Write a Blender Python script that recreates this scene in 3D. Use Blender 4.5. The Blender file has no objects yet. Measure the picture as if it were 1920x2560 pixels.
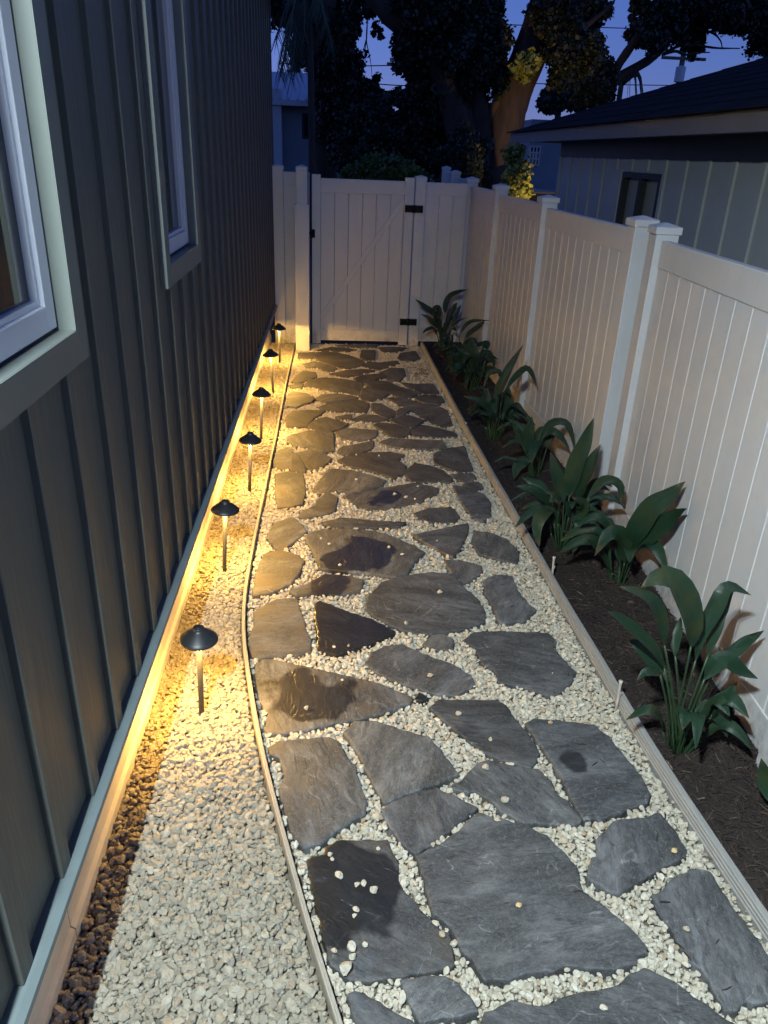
import bpy, math, random
import numpy as np
from mathutils import Vector, Matrix

random.seed(7); RNG = np.random.default_rng(7)
SC = bpy.context.scene
COL = SC.collection
rad = math.radians

# ------------------------------------------------------------------ camera
CAM_H = 2.0
F_PX = 1905.0                         # focal length in pixels of the 1920 x 2560 photograph
def _axes():
    d = np.array([830.0 - 960, 378.0 - 1280, F_PX]); d /= np.linalg.norm(d)
    th = rad(2.3); e = np.array([-math.sin(th), math.cos(th), 0.0])
    dn = e + np.array([0, 0, -(e @ d) / d[2]]); dn /= np.linalg.norm(dn)
    return np.stack([np.cross(dn, d), d, -dn])
RW = _axes()                          # rows: world X, Y, Z in camera coordinates (right, down, forward)
cam_d = bpy.data.cameras.new('camera'); cam = bpy.data.objects.new('camera', cam_d); COL.objects.link(cam)
cam_d.sensor_fit = 'VERTICAL'; cam_d.sensor_height = 36.0; cam_d.lens = 36.0 * F_PX / 2560.0
cam_d.clip_start = 0.05; cam_d.clip_end = 2000.0
m = Matrix.Identity(4)
for i in range(3):
    m[i][0] = RW[i][0]; m[i][1] = -RW[i][1]; m[i][2] = -RW[i][2]
m[0][3], m[1][3], m[2][3] = 0.0, 0.0, CAM_H
cam.matrix_world = m
SC.camera = cam

# ------------------------------------------------------------------ sky (dusk, the sun is below the horizon)
SKY_STRENGTH = 0.047
world = bpy.data.worlds.new('World'); SC.world = world; world.use_nodes = True
wn = world.node_tree; wn.nodes.clear()
sky = wn.nodes.new('ShaderNodeTexSky'); sky.sky_type = 'NISHITA'; sky.sun_disc = False
sky.sun_elevation = rad(1.0); sky.sun_rotation = rad(130.0); sky.altitude = 0; sky.air_density = 1.0; sky.dust_density = 0.0; sky.ozone_density = 5.0
wtc = wn.nodes.new('ShaderNodeTexCoord'); lift = wn.nodes.new('ShaderNodeVectorMath'); lift.operation = 'ADD'; lift.inputs[1].default_value = (0, 0, 0.09)   # no bright haze band at the horizon
wn.links.new(wtc.outputs['Generated'], lift.inputs[0]); wn.links.new(lift.outputs[0], sky.inputs['Vector'])
bg = wn.nodes.new('ShaderNodeBackground'); bg.inputs['Strength'].default_value = SKY_STRENGTH
wo = wn.nodes.new('ShaderNodeOutputWorld')
tint = wn.nodes.new('ShaderNodeMix'); tint.data_type = 'RGBA'; tint.blend_type = 'MULTIPLY'; tint.inputs[0].default_value = 1.0
tint.inputs[7].default_value = (2.1, 0.80, 0.90, 1.0)      # the camera's white balance at dusk
wn.links.new(sky.outputs[0], tint.inputs[6]); wn.links.new(tint.outputs[2], bg.inputs['Color']); wn.links.new(bg.outputs[0], wo.inputs['Surface'])

# ------------------------------------------------------------------ exposure and render settings
vs = SC.view_settings; vs.view_transform = 'Standard'; vs.look = 'None'; vs.exposure = 4.0; vs.gamma = 1.0; vs.use_curve_mapping = False
FLOOD_W = 34.0; FLOOD_COL = (0.79, 0.945, 1.0)
PATH_W = 5.6; PATH_COL = (1.0, 0.55, 0.115)
SPOT_W = 44.0
cy = SC.cycles
cy.use_denoising = True
try: cy.denoiser = 'OPENIMAGEDENOISE'
except Exception: pass
cy.max_bounces = 8; cy.diffuse_bounces = 5; cy.glossy_bounces = 3; cy.transmission_bounces = 3
cy.caustics_reflective = False; cy.caustics_refractive = False
cy.sample_clamp_indirect = 4.0

# ------------------------------------------------------------------ helpers
def ray(px, py): return RW @ np.array([px - 960.0, py - 1280.0, F_PX])
def ground(px, py, z=0.0):
    v = ray(px, py); t = (z - CAM_H) / v[2]; return (v[0] * t, v[1] * t, z)
def at_y(px, py, Y):
    v = ray(px, py); t = Y / v[1]; return (v[0] * t, Y, CAM_H + v[2] * t)
def px_size(Y): return Y * 0.902 / F_PX * 1.06      # metres per photo pixel at depth Y, near the horizon

WL = {}                                              # world location of every object that can be a parent
def wloc(o): return WL.get(o.name, Vector((0, 0, 0))) if o else Vector((0, 0, 0))

class MB:
    def __init__(s): s.v = []; s.f = []
    def add(s, vs_, fs_):
        b = len(s.v); s.v += [tuple(p) for p in vs_]; s.f += [tuple(b + i for i in f) for f in fs_]
    def box(s, x0, x1, y0, y1, z0, z1):
        s.add([(x0,y0,z0),(x1,y0,z0),(x1,y1,z0),(x0,y1,z0),(x0,y0,z1),(x1,y0,z1),(x1,y1,z1),(x0,y1,z1)],
              [(3,2,1,0),(4,5,6,7),(0,1,5,4),(1,2,6,5),(2,3,7,6),(3,0,4,7)])
    def obox(s, c, ax, half):
        c = np.array(c, float); A = [np.array(a, float) * h for a, h in zip(ax, half)]
        P = [c + sx*A[0] + sy*A[1] + sz*A[2] for sz in (-1,1) for sx, sy in ((-1,-1),(1,-1),(1,1),(-1,1))]
        s.add(P, [(3,2,1,0),(4,5,6,7),(0,1,5,4),(1,2,6,5),(2,3,7,6),(3,0,4,7)])
    def prism(s, poly, ax0, ax1, axl, origin, length):
        """extrude a 2D polygon (a,b) -> origin + a*ax0 + b*ax1 along axl"""
        o = np.array(origin, float); a0 = np.array(ax0, float); a1 = np.array(ax1, float); al = np.array(axl, float) * length
        n = len(poly)
        P = [o + a*a0 + b*a1 for a, b in poly] + [o + a*a0 + b*a1 + al for a, b in poly]
        s.add(P, [tuple(range(n-1,-1,-1)), tuple(range(n, 2*n))] + [(i, (i+1)%n, n+(i+1)%n, n+i) for i in range(n)])
    def tube(s, pts, rs, n=8, cap=True):
        pts = [np.array(p, float) for p in pts]; b = len(s.v); L = len(pts)
        if not hasattr(rs, '__len__'): rs = [rs]*L
        ref = np.array([0.31, 0.17, 0.93])
        for i, p in enumerate(pts):
            t = pts[min(i+1, L-1)] - pts[max(i-1, 0)]; t /= (np.linalg.norm(t) + 1e-9)
            if abs(t @ ref) > 0.97: ref = np.array([0.9, 0.3, 0.1])
            u = np.cross(t, ref); u /= np.linalg.norm(u); w = np.cross(t, u)
            for k in range(n):
                a = 2*math.pi*k/n; s.v.append(tuple(p + rs[i]*(math.cos(a)*u + math.sin(a)*w)))
        for i in range(L-1):
            for k in range(n):
                s.f.append((b+i*n+k, b+i*n+(k+1)%n, b+(i+1)*n+(k+1)%n, b+(i+1)*n+k))
        if cap: s.f.append(tuple(b+k for k in range(n-1,-1,-1))); s.f.append(tuple(b+(L-1)*n+k for k in range(n)))
    def lathe(s, prof, n=32, c=(0,0,0)):
        b = len(s.v)
        for r, z in prof:
            for k in range(n):
                a = 2*math.pi*k/n; s.v.append((c[0]+r*math.cos(a), c[1]+r*math.sin(a), c[2]+z))
        for i in range(len(prof)-1):
            for k in range(n):
                s.f.append((b+i*n+k, b+i*n+(k+1)%n, b+(i+1)*n+(k+1)%n, b+(i+1)*n+k))
    def mesh(s, name, mat=None, smooth=False, off=None):
        me = bpy.data.meshes.new(name)
        v = s.v if off is None else [(p[0]-off[0], p[1]-off[1], p[2]-off[2]) for p in s.v]
        me.from_pydata(v, [], s.f); me.update()
        if mat: me.materials.append(mat)
        if smooth:
            me.polygons.foreach_set('use_smooth', [True]*len(me.polygons))
        return me
    def build(s, name, mat=None, parent=None, smooth=False, bevel=0.0, origin=None):
        pl = wloc(parent); og = Vector(origin) if origin is not None else pl
        me = s.mesh(name, mat, smooth, off=og)
        o = bpy.data.objects.new(name, me); COL.objects.link(o)
        o.parent = parent; o.location = og - pl; WL[o.name] = og.copy()
        if bevel > 0:
            bv = o.modifiers.new('bevel', 'BEVEL'); bv.width = bevel; bv.segments = 2; bv.limit_method = 'ANGLE'; bv.angle_limit = rad(40)
        return o

def tag(o, label=None, cat=None, group=None, kind=None):
    if label: o['label'] = label
    if cat: o['category'] = cat
    if group: o['group'] = group
    if kind: o['kind'] = kind
    return o
def empty(name, loc):
    o = bpy.data.objects.new(name, None); COL.objects.link(o); o.location = loc; o.empty_display_size = 0.1
    WL[o.name] = Vector(loc); return o
def inst(name, me, loc, parent=None, rot=(0,0,0), scale=(1,1,1)):
    o = bpy.data.objects.new(name, me); COL.objects.link(o); o.parent = parent
    o.location = Vector(loc) - wloc(parent); o.rotation_euler = rot; o.scale = scale; WL[o.name] = Vector(loc); return o
def copy_tree(o, parent=None):
    c = o.copy(); COL.objects.link(c); c.parent = parent
    for ch in o.children: copy_tree(ch, c)
    return c

# ------------------------------------------------------------------ materials
class NT:
    def __init__(s, name):
        s.m = bpy.data.materials.new(name); s.m.use_nodes = True; s.t = s.m.node_tree; s.b = s.t.nodes['Principled BSDF']
    def n(s, typ, **kw):
        x = s.t.nodes.new(typ)
        for k, v in kw.items(): setattr(x, k, v)
        return x
    def l(s, a, b): s.t.links.new(a, b)
    def coord(s, kind='Object', scale=(1,1,1)):
        c = s.n('ShaderNodeTexCoord'); mp = s.n('ShaderNodeMapping'); mp.inputs['Scale'].default_value = scale
        s.l(c.outputs[kind], mp.inputs['Vector']); return mp.outputs[0]
    def noise(s, vec, scale, detail=4, rough=0.55, dist=0.0):
        x = s.n('ShaderNodeTexNoise'); x.inputs['Scale'].default_value = scale; x.inputs['Detail'].default_value = detail
        x.inputs['Roughness'].default_value = rough; x.inputs['Distortion'].default_value = dist
        if vec is not None: s.l(vec, x.inputs['Vector'])
        return x.outputs['Fac']
    def ramp(s, fac, stops, interp='LINEAR'):
        r = s.n('ShaderNodeValToRGB'); r.color_ramp.interpolation = interp; e = r.color_ramp.elements
        while len(e) < len(stops): e.new(0.5)
        for el, (p, c) in zip(e, stops):
            el.position = p; el.color = (c[0], c[1], c[2], 1) if hasattr(c, '__len__') else (c, c, c, 1)
        s.l(fac, r.inputs['Fac']); return r.outputs['Color']
    def mix(s, fac, a, b, blend='MIX'):
        x = s.n('ShaderNodeMix', data_type='RGBA', blend_type=blend)
        for sock, v in ((x.inputs[0], fac), (x.inputs[6], a), (x.inputs[7], b)):
            if isinstance(v, (int, float)): sock.default_value = v
            elif isinstance(v, tuple): sock.default_value = (v[0], v[1], v[2], 1)
            else: s.l(v, sock)
        return x.outputs[2]
    def math(s, op, a, b=0.0, clamp=False):
        x = s.n('ShaderNodeMath', operation=op, use_clamp=clamp)
        for sock, v in ((x.inputs[0], a), (x.inputs[1], b)):
            if isinstance(v, (int, float)): sock.default_value = v
            else: s.l(v, sock)
        return x.outputs[0]
    def bump(s, h, strength=0.3, dist=0.01, prev=None):
        x = s.n('ShaderNodeBump'); x.inputs['Strength'].default_value = strength; x.inputs['Distance'].default_value = dist
        s.l(h, x.inputs['Height'])
        if prev is not None: s.l(prev, x.inputs['Normal'])
        s.l(x.outputs[0], s.b.inputs['Normal']); return x.outputs[0]
    def col(s, v):
        if isinstance(v, tuple): s.b.inputs['Base Color'].default_value = (v[0], v[1], v[2], 1)
        else: s.l(v, s.b.inputs['Base Color'])
    def rough(s, v):
        if isinstance(v, (int, float)): s.b.inputs['Roughness'].default_value = v
        else: s.l(v, s.b.inputs['Roughness'])
def plain(name, c, rough=0.5, var=0.12, scale=6.0, bump=0.0, bscale=80.0, metal=0.0, spec=0.5, stretch=(1,1,1)):
    t = NT(name); v = t.coord('Object', stretch)
    f = t.noise(v, scale, 5)
    t.col(t.ramp(f, [(0.25, tuple(x*(1-var) for x in c)), (0.75, tuple(min(1, x*(1+var)) for x in c))]))
    t.rough(rough); t.b.inputs['Metallic'].default_value = metal; t.b.inputs['Specular IOR Level'].default_value = spec
    if bump > 0: t.bump(t.noise(v, bscale, 3), bump, 0.003)
    return t.m

M = {}
def build_materials():
    # painted fibre-cement siding with a faint wood grain
    t = NT('siding_paint'); v = t.coord('Object', (40, 40, 1.2)); f = t.noise(v, 3.0, 5, 0.6)
    v2 = t.coord('Object'); f2 = t.noise(v2, 1.4, 4)
    c = t.mix(f2, (0.092, 0.097, 0.084), (0.116, 0.121, 0.104)); c = t.mix(t.math('MULTIPLY', f, 0.35), c, (0.075, 0.078, 0.067)); t.col(c)
    t.rough(t.ramp(f, [(0.3, 0.40), (0.7, 0.62)])); t.bump(f, 0.25, 0.002); M['siding'] = t.m
    M['trim'] = plain('trim_paint', (0.150, 0.165, 0.147), 0.42, 0.06, 5)
    M['flash'] = plain('flashing_metal', (0.125, 0.15, 0.15), 0.45, 0.1, 9)
    # cream painted stem wall
    t = NT('skirt_paint'); v = t.coord('Object'); f = t.noise(v, 3, 6, 0.65); g = t.noise(v, 60, 3)
    c = t.ramp(f, [(0.3, (0.46, 0.42, 0.34)), (0.62, (0.64, 0.60, 0.51))]); t.col(c); t.rough(0.7); t.bump(g, 0.25, 0.003); M['skirt'] = t.m
    # white vinyl with faint dirt near the bottom rails
    t = NT('white_vinyl'); v = t.coord('Object'); f = t.noise(v, 2.2, 5, 0.6); g = t.noise(v, 18, 4, 0.7)
    geo = t.n('ShaderNodeNewGeometry'); sz = t.n('ShaderNodeSeparateXYZ'); t.l(geo.outputs['Position'], sz.inputs[0])
    c = t.mix(t.ramp(f, [(0.45, 0.0), (0.8, 1.0)]), (0.525, 0.525, 0.53), (0.47, 0.462, 0.455))
    c = t.mix(t.ramp(g, [(0.60, 0.0), (0.80, 0.30)]), c, (0.36, 0.335, 0.29))
    sm = t.noise(t.coord('Object', (5, 5, 0.5)), 5.0, 4, 0.6); c = t.mix(t.ramp(sm, [(0.58, 0.0), (0.74, 0.28)]), c, (0.40, 0.38, 0.34))
    spl = t.math('MULTIPLY', t.ramp(sz.outputs['Z'], [(0.05, 1.0), (0.26, 0.0)]), t.ramp(t.noise(v, 26, 5, 0.75), [(0.40, 0.0), (0.66, 1.0)]))
    c = t.mix(t.math('MULTIPLY', spl, 0.75), c, (0.13, 0.10, 0.075)); t.col(c); t.rough(t.ramp(g, [(0.3, 0.30), (0.7, 0.48)])); M['vinyl'] = t.m
    t = NT('vinyl_gate_dirty'); v = t.coord('Object'); f = t.noise(v, 5, 6, 0.75); sp = t.n('ShaderNodeSeparateXYZ'); t.l(v, sp.inputs[0])
    low = t.ramp(sp.outputs['Z'], [(0.06, 1.0), (0.24, 0.0)])
    d = t.math('MULTIPLY', t.ramp(f, [(0.42, 0.0), (0.72, 1.0)]), low)
    t.col(t.mix(d, (0.50, 0.49, 0.475), (0.22, 0.195, 0.16))); t.rough(0.42); M['vinyl_gate'] = t.m
    M['gloss_vinyl'] = plain('gloss_vinyl', (0.58, 0.575, 0.56), 0.16, 0.03, 3, 0.12, 14, stretch=(1,1,0.15))
    M['sash'] = plain('window_vinyl', (0.60, 0.62, 0.66), 0.35, 0.04, 4)
    t = NT('window_glass'); t.col((0.012, 0.014, 0.016)); t.rough(0.03); t.b.inputs['IOR'].default_value = 1.5; t.b.inputs['Specular IOR Level'].default_value = 0.7; M['glass'] = t.m
    M['gasket'] = plain('black_gasket', (0.02, 0.02, 0.02), 0.6)
    M['black'] = plain('black_powder_coat', (0.018, 0.018, 0.019), 0.42, 0.25, 30, 0.15, 300)
    M['iron'] = plain('black_hinge_iron', (0.009, 0.009, 0.009), 0.85, 0.3, 40, spec=0.2)
    t = NT('lamp_lens'); t.col((0.8, 0.7, 0.5)); t.b.inputs['Emission Color'].default_value = (*PATH_COL, 1); t.b.inputs['Emission Strength'].default_value = 1.0; M['lens'] = t.m
    t = NT('flood_lens'); t.col((0.8, 0.8, 0.8)); t.b.inputs['Emission Color'].default_value = (*FLOOD_COL, 1); t.b.inputs['Emission Strength'].default_value = 2.0; M['flood_lens'] = t.m
    M['white_metal'] = plain('white_metal', (0.7, 0.7, 0.69), 0.4, 0.05)
    M['soffit'] = plain('soffit_paint', (0.32, 0.34, 0.33), 0.6, 0.06)
    # pebbles
    def pebble(name, stops, rough=0.72):
        t = NT(name); oi = t.n('ShaderNodeObjectInfo'); c = t.ramp(oi.outputs['Random'], stops, 'LINEAR')
        v = t.coord('Object'); f = t.noise(v, 1.6, 5, 0.7); c = t.mix(t.ramp(f, [(0.35, 0.45), (0.62, 0.0)]), c, (0.27, 0.22, 0.15))
        t.col(c); t.rough(rough); t.bump(t.noise(v, 6, 4, 0.7), 0.5, 0.12); return t.m
    M['pebble'] = pebble('cream_pebble', [(0.0, (0.52,0.465,0.36)), (0.25, (0.72,0.66,0.535)), (0.5, (0.60,0.54,0.425)), (0.75, (0.78,0.73,0.615)), (0.95, (0.58,0.50,0.37)), (0.98, (0.50,0.34,0.19)), (1.0, (0.40,0.38,0.34))])
    M['pebble_border'] = pebble('tan_pebble', [(0.0, (0.28,0.25,0.195)), (0.3, (0.42,0.38,0.30)), (0.6, (0.34,0.305,0.24)), (0.85, (0.50,0.46,0.37)), (0.95, (0.40,0.32,0.22)), (1.0, (0.30,0.285,0.25))])
    M['pebble_orange'] = plain('orange_pebble', (0.50, 0.34, 0.16), 0.7, 0.35, 60)
    M['bed'] = plain('pebble_bed', (0.12, 0.10, 0.075), 0.9, 0.4, 90, 0.8, 160)
    # slate flagstone
    t = NT('slate_flagstone'); oi = t.n('ShaderNodeObjectInfo'); tc = t.n('ShaderNodeTexCoord')
    add = t.n('ShaderNodeVectorMath', operation='ADD'); sc = t.n('ShaderNodeVectorMath', operation='SCALE'); sc.inputs[0].default_value = (37, 91, 13)
    t.l(oi.outputs['Random'], sc.inputs['Scale']); t.l(tc.outputs['Object'], add.inputs[0]); t.l(sc.outputs[0], add.inputs[1])
    rotv = t.n('ShaderNodeVectorRotate', rotation_type='Z_AXIS'); t.l(add.outputs[0], rotv.inputs['Vector']); t.l(t.math('MULTIPLY', oi.outputs['Random'], 6.28), rotv.inputs['Angle'])
    P = rotv.outputs[0]; mp = t.n('ShaderNodeMapping'); mp.inputs['Scale'].default_value = (1, 2.6, 1); t.l(P, mp.inputs['Vector']); S = mp.outputs[0]
    def attr(nm):
        a = t.n('ShaderNodeAttribute', attribute_type='OBJECT', attribute_name=nm); return a.outputs['Fac']
    big = t.noise(S, 3.2, 6, 0.62, 0.6); mid = t.noise(S, 14, 6, 0.7, 0.8); fine = t.noise(P, 70, 4, 0.7)
    c = t.ramp(big, [(0.32, (0.020,0.021,0.022)), (0.48, (0.064,0.065,0.067)), (0.64, (0.150,0.151,0.152))])
    c = t.mix(t.ramp(mid, [(0.36, 0.75), (0.60, 0.0)]), c, (0.024,0.024,0.026))
    scr = t.noise(S, 24, 8, 0.75, 2.2); rid = t.math('ABSOLUTE', t.math('SUBTRACT', scr, 0.5))
    c = t.mix(t.ramp(rid, [(0.0, 0.62), (0.016, 0.0)]), c, (0.24,0.24,0.236))
    c = t.mix(t.ramp(fine, [(0.52, 0.0), (0.72, 0.6)]), c, (0.165,0.165,0.163))
    c = t.mix(1.0, c, t.ramp(oi.outputs['Random'], [(0.0, (0.55,0.55,0.56)), (0.35, (0.95,0.95,0.97)), (0.6, (0.72,0.72,0.72)), (0.85, (1.15,1.14,1.10)), (1.0, (0.8,0.82,0.86))]), 'MULTIPLY')
    vn = t.noise(P, 2.3, 3, 0.5, 1.2); vr = t.math('ABSOLUTE', t.math('SUBTRACT', vn, 0.5))
    c = t.mix(t.math('MULTIPLY', t.ramp(vr, [(0.0, 0.42), (0.004, 0.0)]), t.ramp(mid, [(0.45, 0.0), (0.6, 1.0)])), c, (0.36,0.36,0.35))
    mot = t.noise(P, 7.0, 3, 0.5); c = t.mix(t.math('MULTIPLY', t.ramp(mot, [(0.45, 0.0), (0.65, 0.8)]), attr('brown')), c, (0.088,0.068,0.045))
    # damp stains that have a shape of their own
    cw = t.n('ShaderNodeCombineXYZ'); t.l(attr('wx'), cw.inputs[0]); t.l(attr('wy'), cw.inputs[1])
    dv = t.n('ShaderNodeVectorMath', operation='SUBTRACT'); t.l(tc.outputs['Object'], dv.inputs[0]); t.l(cw.outputs[0], dv.inputs[1])
    ml = t.n('ShaderNodeVectorMath', operation='MULTIPLY'); ml.inputs[1].default_value = (1, 1, 0); t.l(dv.outputs[0], ml.inputs[0])
    ln = t.n('ShaderNodeVectorMath', operation='LENGTH'); t.l(ml.outputs[0], ln.inputs[0])
    wob = t.math('MULTIPLY', t.math('SUBTRACT', t.noise(P, 5.0, 3, 0.45), 0.5), 0.34)
    wet = t.math('MULTIPLY', t.math('ADD', t.math('SUBTRACT', attr('wr'), ln.outputs['Value']), t.math('MULTIPLY', wob, t.math('GREATER_THAN', attr('wr'), 0.0))), 45.0, True)
    c = t.mix(t.math('MULTIPLY', wet, 0.80), c, (0.012,0.011,0.010)); t.col(c)
    t.rough(t.mix(wet, t.ramp(mid, [(0.3, 0.62), (0.7, 0.8)]), (0.33,0.33,0.33)))
    lay = t.ramp(t.noise(S, 3.6, 4, 0.5, 0.4), [(0.40, 0.0), (0.42, 0.35), (0.52, 0.35), (0.54, 0.7), (0.63, 0.7), (0.65, 1.0)])
    b1 = t.bump(lay, 0.55, 0.006); b2 = t.bump(mid, 0.5, 0.004, b1); t.bump(fine, 0.35, 0.002, b2); M['slate'] = t.m
    # mulch
    t = NT('mulch_chip'); oi = t.n('ShaderNodeObjectInfo')
    t.col(t.ramp(oi.outputs['Random'], [(0.0,(0.014,0.008,0.006)),(0.5,(0.028,0.015,0.011)),(0.88,(0.040,0.023,0.016)),(0.97,(0.075,0.047,0.032)),(1.0,(0.17,0.125,0.09))])); t.rough(0.8); M['mulch'] = t.m
    M['soil'] = plain('mulch_soil', (0.015, 0.009, 0.007), 0.9, 0.5, 40, 1.0, 120)
    M['edging'] = plain('composite_edging', (0.25, 0.243, 0.23), 0.6, 0.18, 7, 0.3, 60, stretch=(20,1.2,20))
    M['edging_l'] = plain('composite_edging_pale', (0.33, 0.30, 0.25), 0.55, 0.15, 7, 0.3, 60, stretch=(20,1.2,20))
    M['stick'] = plain('pale_stake_wood', (0.48, 0.42, 0.36), 0.7, 0.2, 20)
    # leaves
    def leaf(name, a, b, tip):
        t = NT(name); uv = t.n('ShaderNodeTexCoord'); oi = t.n('ShaderNodeObjectInfo'); sp = t.n('ShaderNodeSeparateXYZ'); t.l(uv.outputs['UV'], sp.inputs[0])
        w = t.n('ShaderNodeTexWave'); w.inputs['Scale'].default_value = 9.0; w.inputs['Distortion'].default_value = 0.6; w.bands_direction = 'X'; t.l(uv.outputs['UV'], w.inputs['Vector'])
        c = t.mix(w.outputs['Fac'], a, b); ob = t.noise(t.coord('Object'), 14, 3)
        c = t.mix(t.math('MULTIPLY', t.ramp(ob, [(0.42,0.0),(0.68,1.0)]), t.ramp(oi.outputs['Random'], [(0.35,0.0),(1.0,tip)])), c, (0.045,0.043,0.009)); t.col(c)
        tipm = t.math('MULTIPLY', t.ramp(sp.outputs['Y'], [(0.86, 0.0), (0.97, 1.0)]), t.ramp(t.noise(t.coord('Object'), 9, 3), [(0.46, 0.0), (0.56, 1.0)]))
        c = t.mix(tipm, c, (0.10, 0.065, 0.03)); du = t.noise(t.coord('Object'), 160, 3, 0.7); c = t.mix(t.ramp(du, [(0.62, 0.0), (0.74, 0.5)]), c, (0.10, 0.11, 0.09)); t.col(c)
        t.rough(t.ramp(du, [(0.4, 0.36), (0.65, 0.55)])); t.bump(w.outputs['Fac'], 0.5, 0.003); return t.m
    M['leaf'] = leaf('aspidistra_leaf', (0.007,0.025,0.012), (0.011,0.038,0.017), 0.75)
    M['petiole'] = plain('aspidistra_stalk', (0.02, 0.045, 0.018), 0.45, 0.3, 30)
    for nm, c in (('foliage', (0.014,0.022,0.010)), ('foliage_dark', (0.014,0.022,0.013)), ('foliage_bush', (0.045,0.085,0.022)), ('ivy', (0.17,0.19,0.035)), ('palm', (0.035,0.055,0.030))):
        M[nm] = plain(nm, c, 0.55, 0.45, 3.0)
    M['bark'] = plain('oak_bark', (0.048, 0.034, 0.024), 0.9, 0.5, 5, 1.0, 9, stretch=(1,1,0.35))
    M['roof'] = plain('dark_shingle', (0.016, 0.018, 0.021), 1.0, 0.4, 3, 0.6, 20, spec=0.05)
    M['nsiding'] = plain('neighbour_siding', (0.42, 0.425, 0.40), 0.55, 0.06, 4)
    M['nfascia'] = plain('neighbour_fascia', (0.17, 0.165, 0.155), 0.6, 0.08, 5)
    M['blind'] = plain('window_blind', (0.30, 0.29, 0.22), 0.6, 0.1, 5)
    M['far_wall'] = plain('far_stucco', (0.22, 0.26, 0.30), 0.7, 0.12, 2)
    M['far_white'] = plain('far_white_trim', (0.50, 0.53, 0.55), 0.6, 0.06, 2)
    M['metal_roof'] = plain('metal_roof', (0.42, 0.46, 0.52), 0.4, 0.06, 2, metal=0.2)
    M['car_paint'] = plain('dark_car_paint', (0.05, 0.052, 0.06), 0.25, 0.05)
    M['chrome'] = plain('grey_trim', (0.45, 0.46, 0.48), 0.3, 0.05)
    M['rubber'] = plain('tyre_rubber', (0.02, 0.02, 0.02), 0.8)
    M['pole'] = plain('weathered_pole', (0.10, 0.085, 0.07), 0.85, 0.2, 4)
    t = NT('night_lawn'); v = t.coord('Object'); t.col(t.ramp(t.noise(v, 1.5, 6, 0.7), [(0.3,(0.025,0.035,0.016)),(0.7,(0.055,0.06,0.03))])); t.rough(0.95); t.bump(t.noise(v, 40, 3), 0.6, 0.03); M['lawn'] = t.m
build_materials()

# ------------------------------------------------------------------ ground
b = MB(); b.add([(-400,-400,-0.09),(400,-400,-0.09),(400,600,-0.09),(-400,600,-0.09)], [(0,1,2,3)])
tag(b.build('ground', M['lawn']), 'dark lawn spreading under the whole garden to the horizon', 'ground', kind='structure')

EDGE_L = [(-0.404,8.60),(-0.41,7.9),(-0.414,7.0),(-0.413,6.0),(-0.413,5.0),(-0.416,4.4),(-0.419,3.8),(-0.416,3.4),(-0.408,3.15),(-0.391,2.95),(-0.366,2.78),(-0.333,2.60),(-0.295,2.40),(-0.252,2.20),(-0.205,2.0),(-0.155,1.82),(-0.105,1.64),(-0.057,1.47),(-0.01,1.31),(0.037,1.17),(0.10,0.95),(0.16,0.6),(0.20,0.1)]
EDGE_R = [(1.040,8.68),(1.052,7.9),(1.066,6.6),(1.086,5.5),(1.106,4.65),(1.126,4.0),(1.144,3.4),(1.160,2.9),(1.178,2.45),(1.196,2.05),(1.224,1.75),(1.252,1.5),(1.28,1.25),(1.31,0.9),(1.33,0.3)]
def edge_x(E_, y):
    ys = [p[1] for p in E_][::-1]; xs = [p[0] for p in E_][::-1]; return np.interp(y, ys, xs)
SKIRT_X = -0.70
def strip(name, xa, xb, mat, z, n=40, y0=0.1, y1=8.75, nx=2, zf=None):
    b = MB()
    for i in range(n+1):
        y = y0 + (y1-y0)*i/n; a, c = xa(y), xb(y)
        for k in range(nx+1):
            x = a + (c-a)*k/nx; b.v.append((x, y, z + (zf(x, y, k/nx) if zf else 0)))
    for i in range(n):
        for k in range(nx):
            q = i*(nx+1)+k; b.f.append((q, q+1, q+nx+2, q+nx+1))
    return b.build(name, mat, smooth=True)
path = tag(strip('path', lambda y: edge_x(EDGE_L, y), lambda y: edge_x(EDGE_R, y), M['bed'], -0.016), 'flagstone footpath bedded in cream pebbles between two edgings', 'path', kind='structure')
border = tag(strip('border_bed', lambda y: SKIRT_X-0.01, lambda y: edge_x(EDGE_L, y), M['bed'], -0.016), 'pebble border bed along the house wall', 'border', kind='structure')

# fence geometry that other things need
def near_x(y): return 1.4725 + 0.0537*y             # path-side face of the near fence
def far_x(y): return 1.62 - 0.0363*(y-4.25) + 0.045    # board plane of the far fence
def fence_x(y): return near_x(y) if y < 4.1 else far_x(y)
def mulch_z(x, y, u=None):
    a = edge_x(EDGE_R, y); w = max(0.05, fence_x(y)-a); u = (x-a)/w
    return 0.012 + 0.045*math.sin(min(1, max(0, u))*math.pi*0.62) + 0.010*math.sin(x*31+y*7) * math.sin(y*13+x*5)
mulch_bed = tag(strip('mulch_bed', lambda y: edge_x(EDGE_R, y)+0.02, lambda y: fence_x(y)+0.02, M['soil'], 0.0, 160, 0.1, 8.74, 14, lambda x, y, u: mulch_z(x, y)), 'bed of dark brown mulch along the white fence', 'mulch bed', kind='structure')

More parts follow.
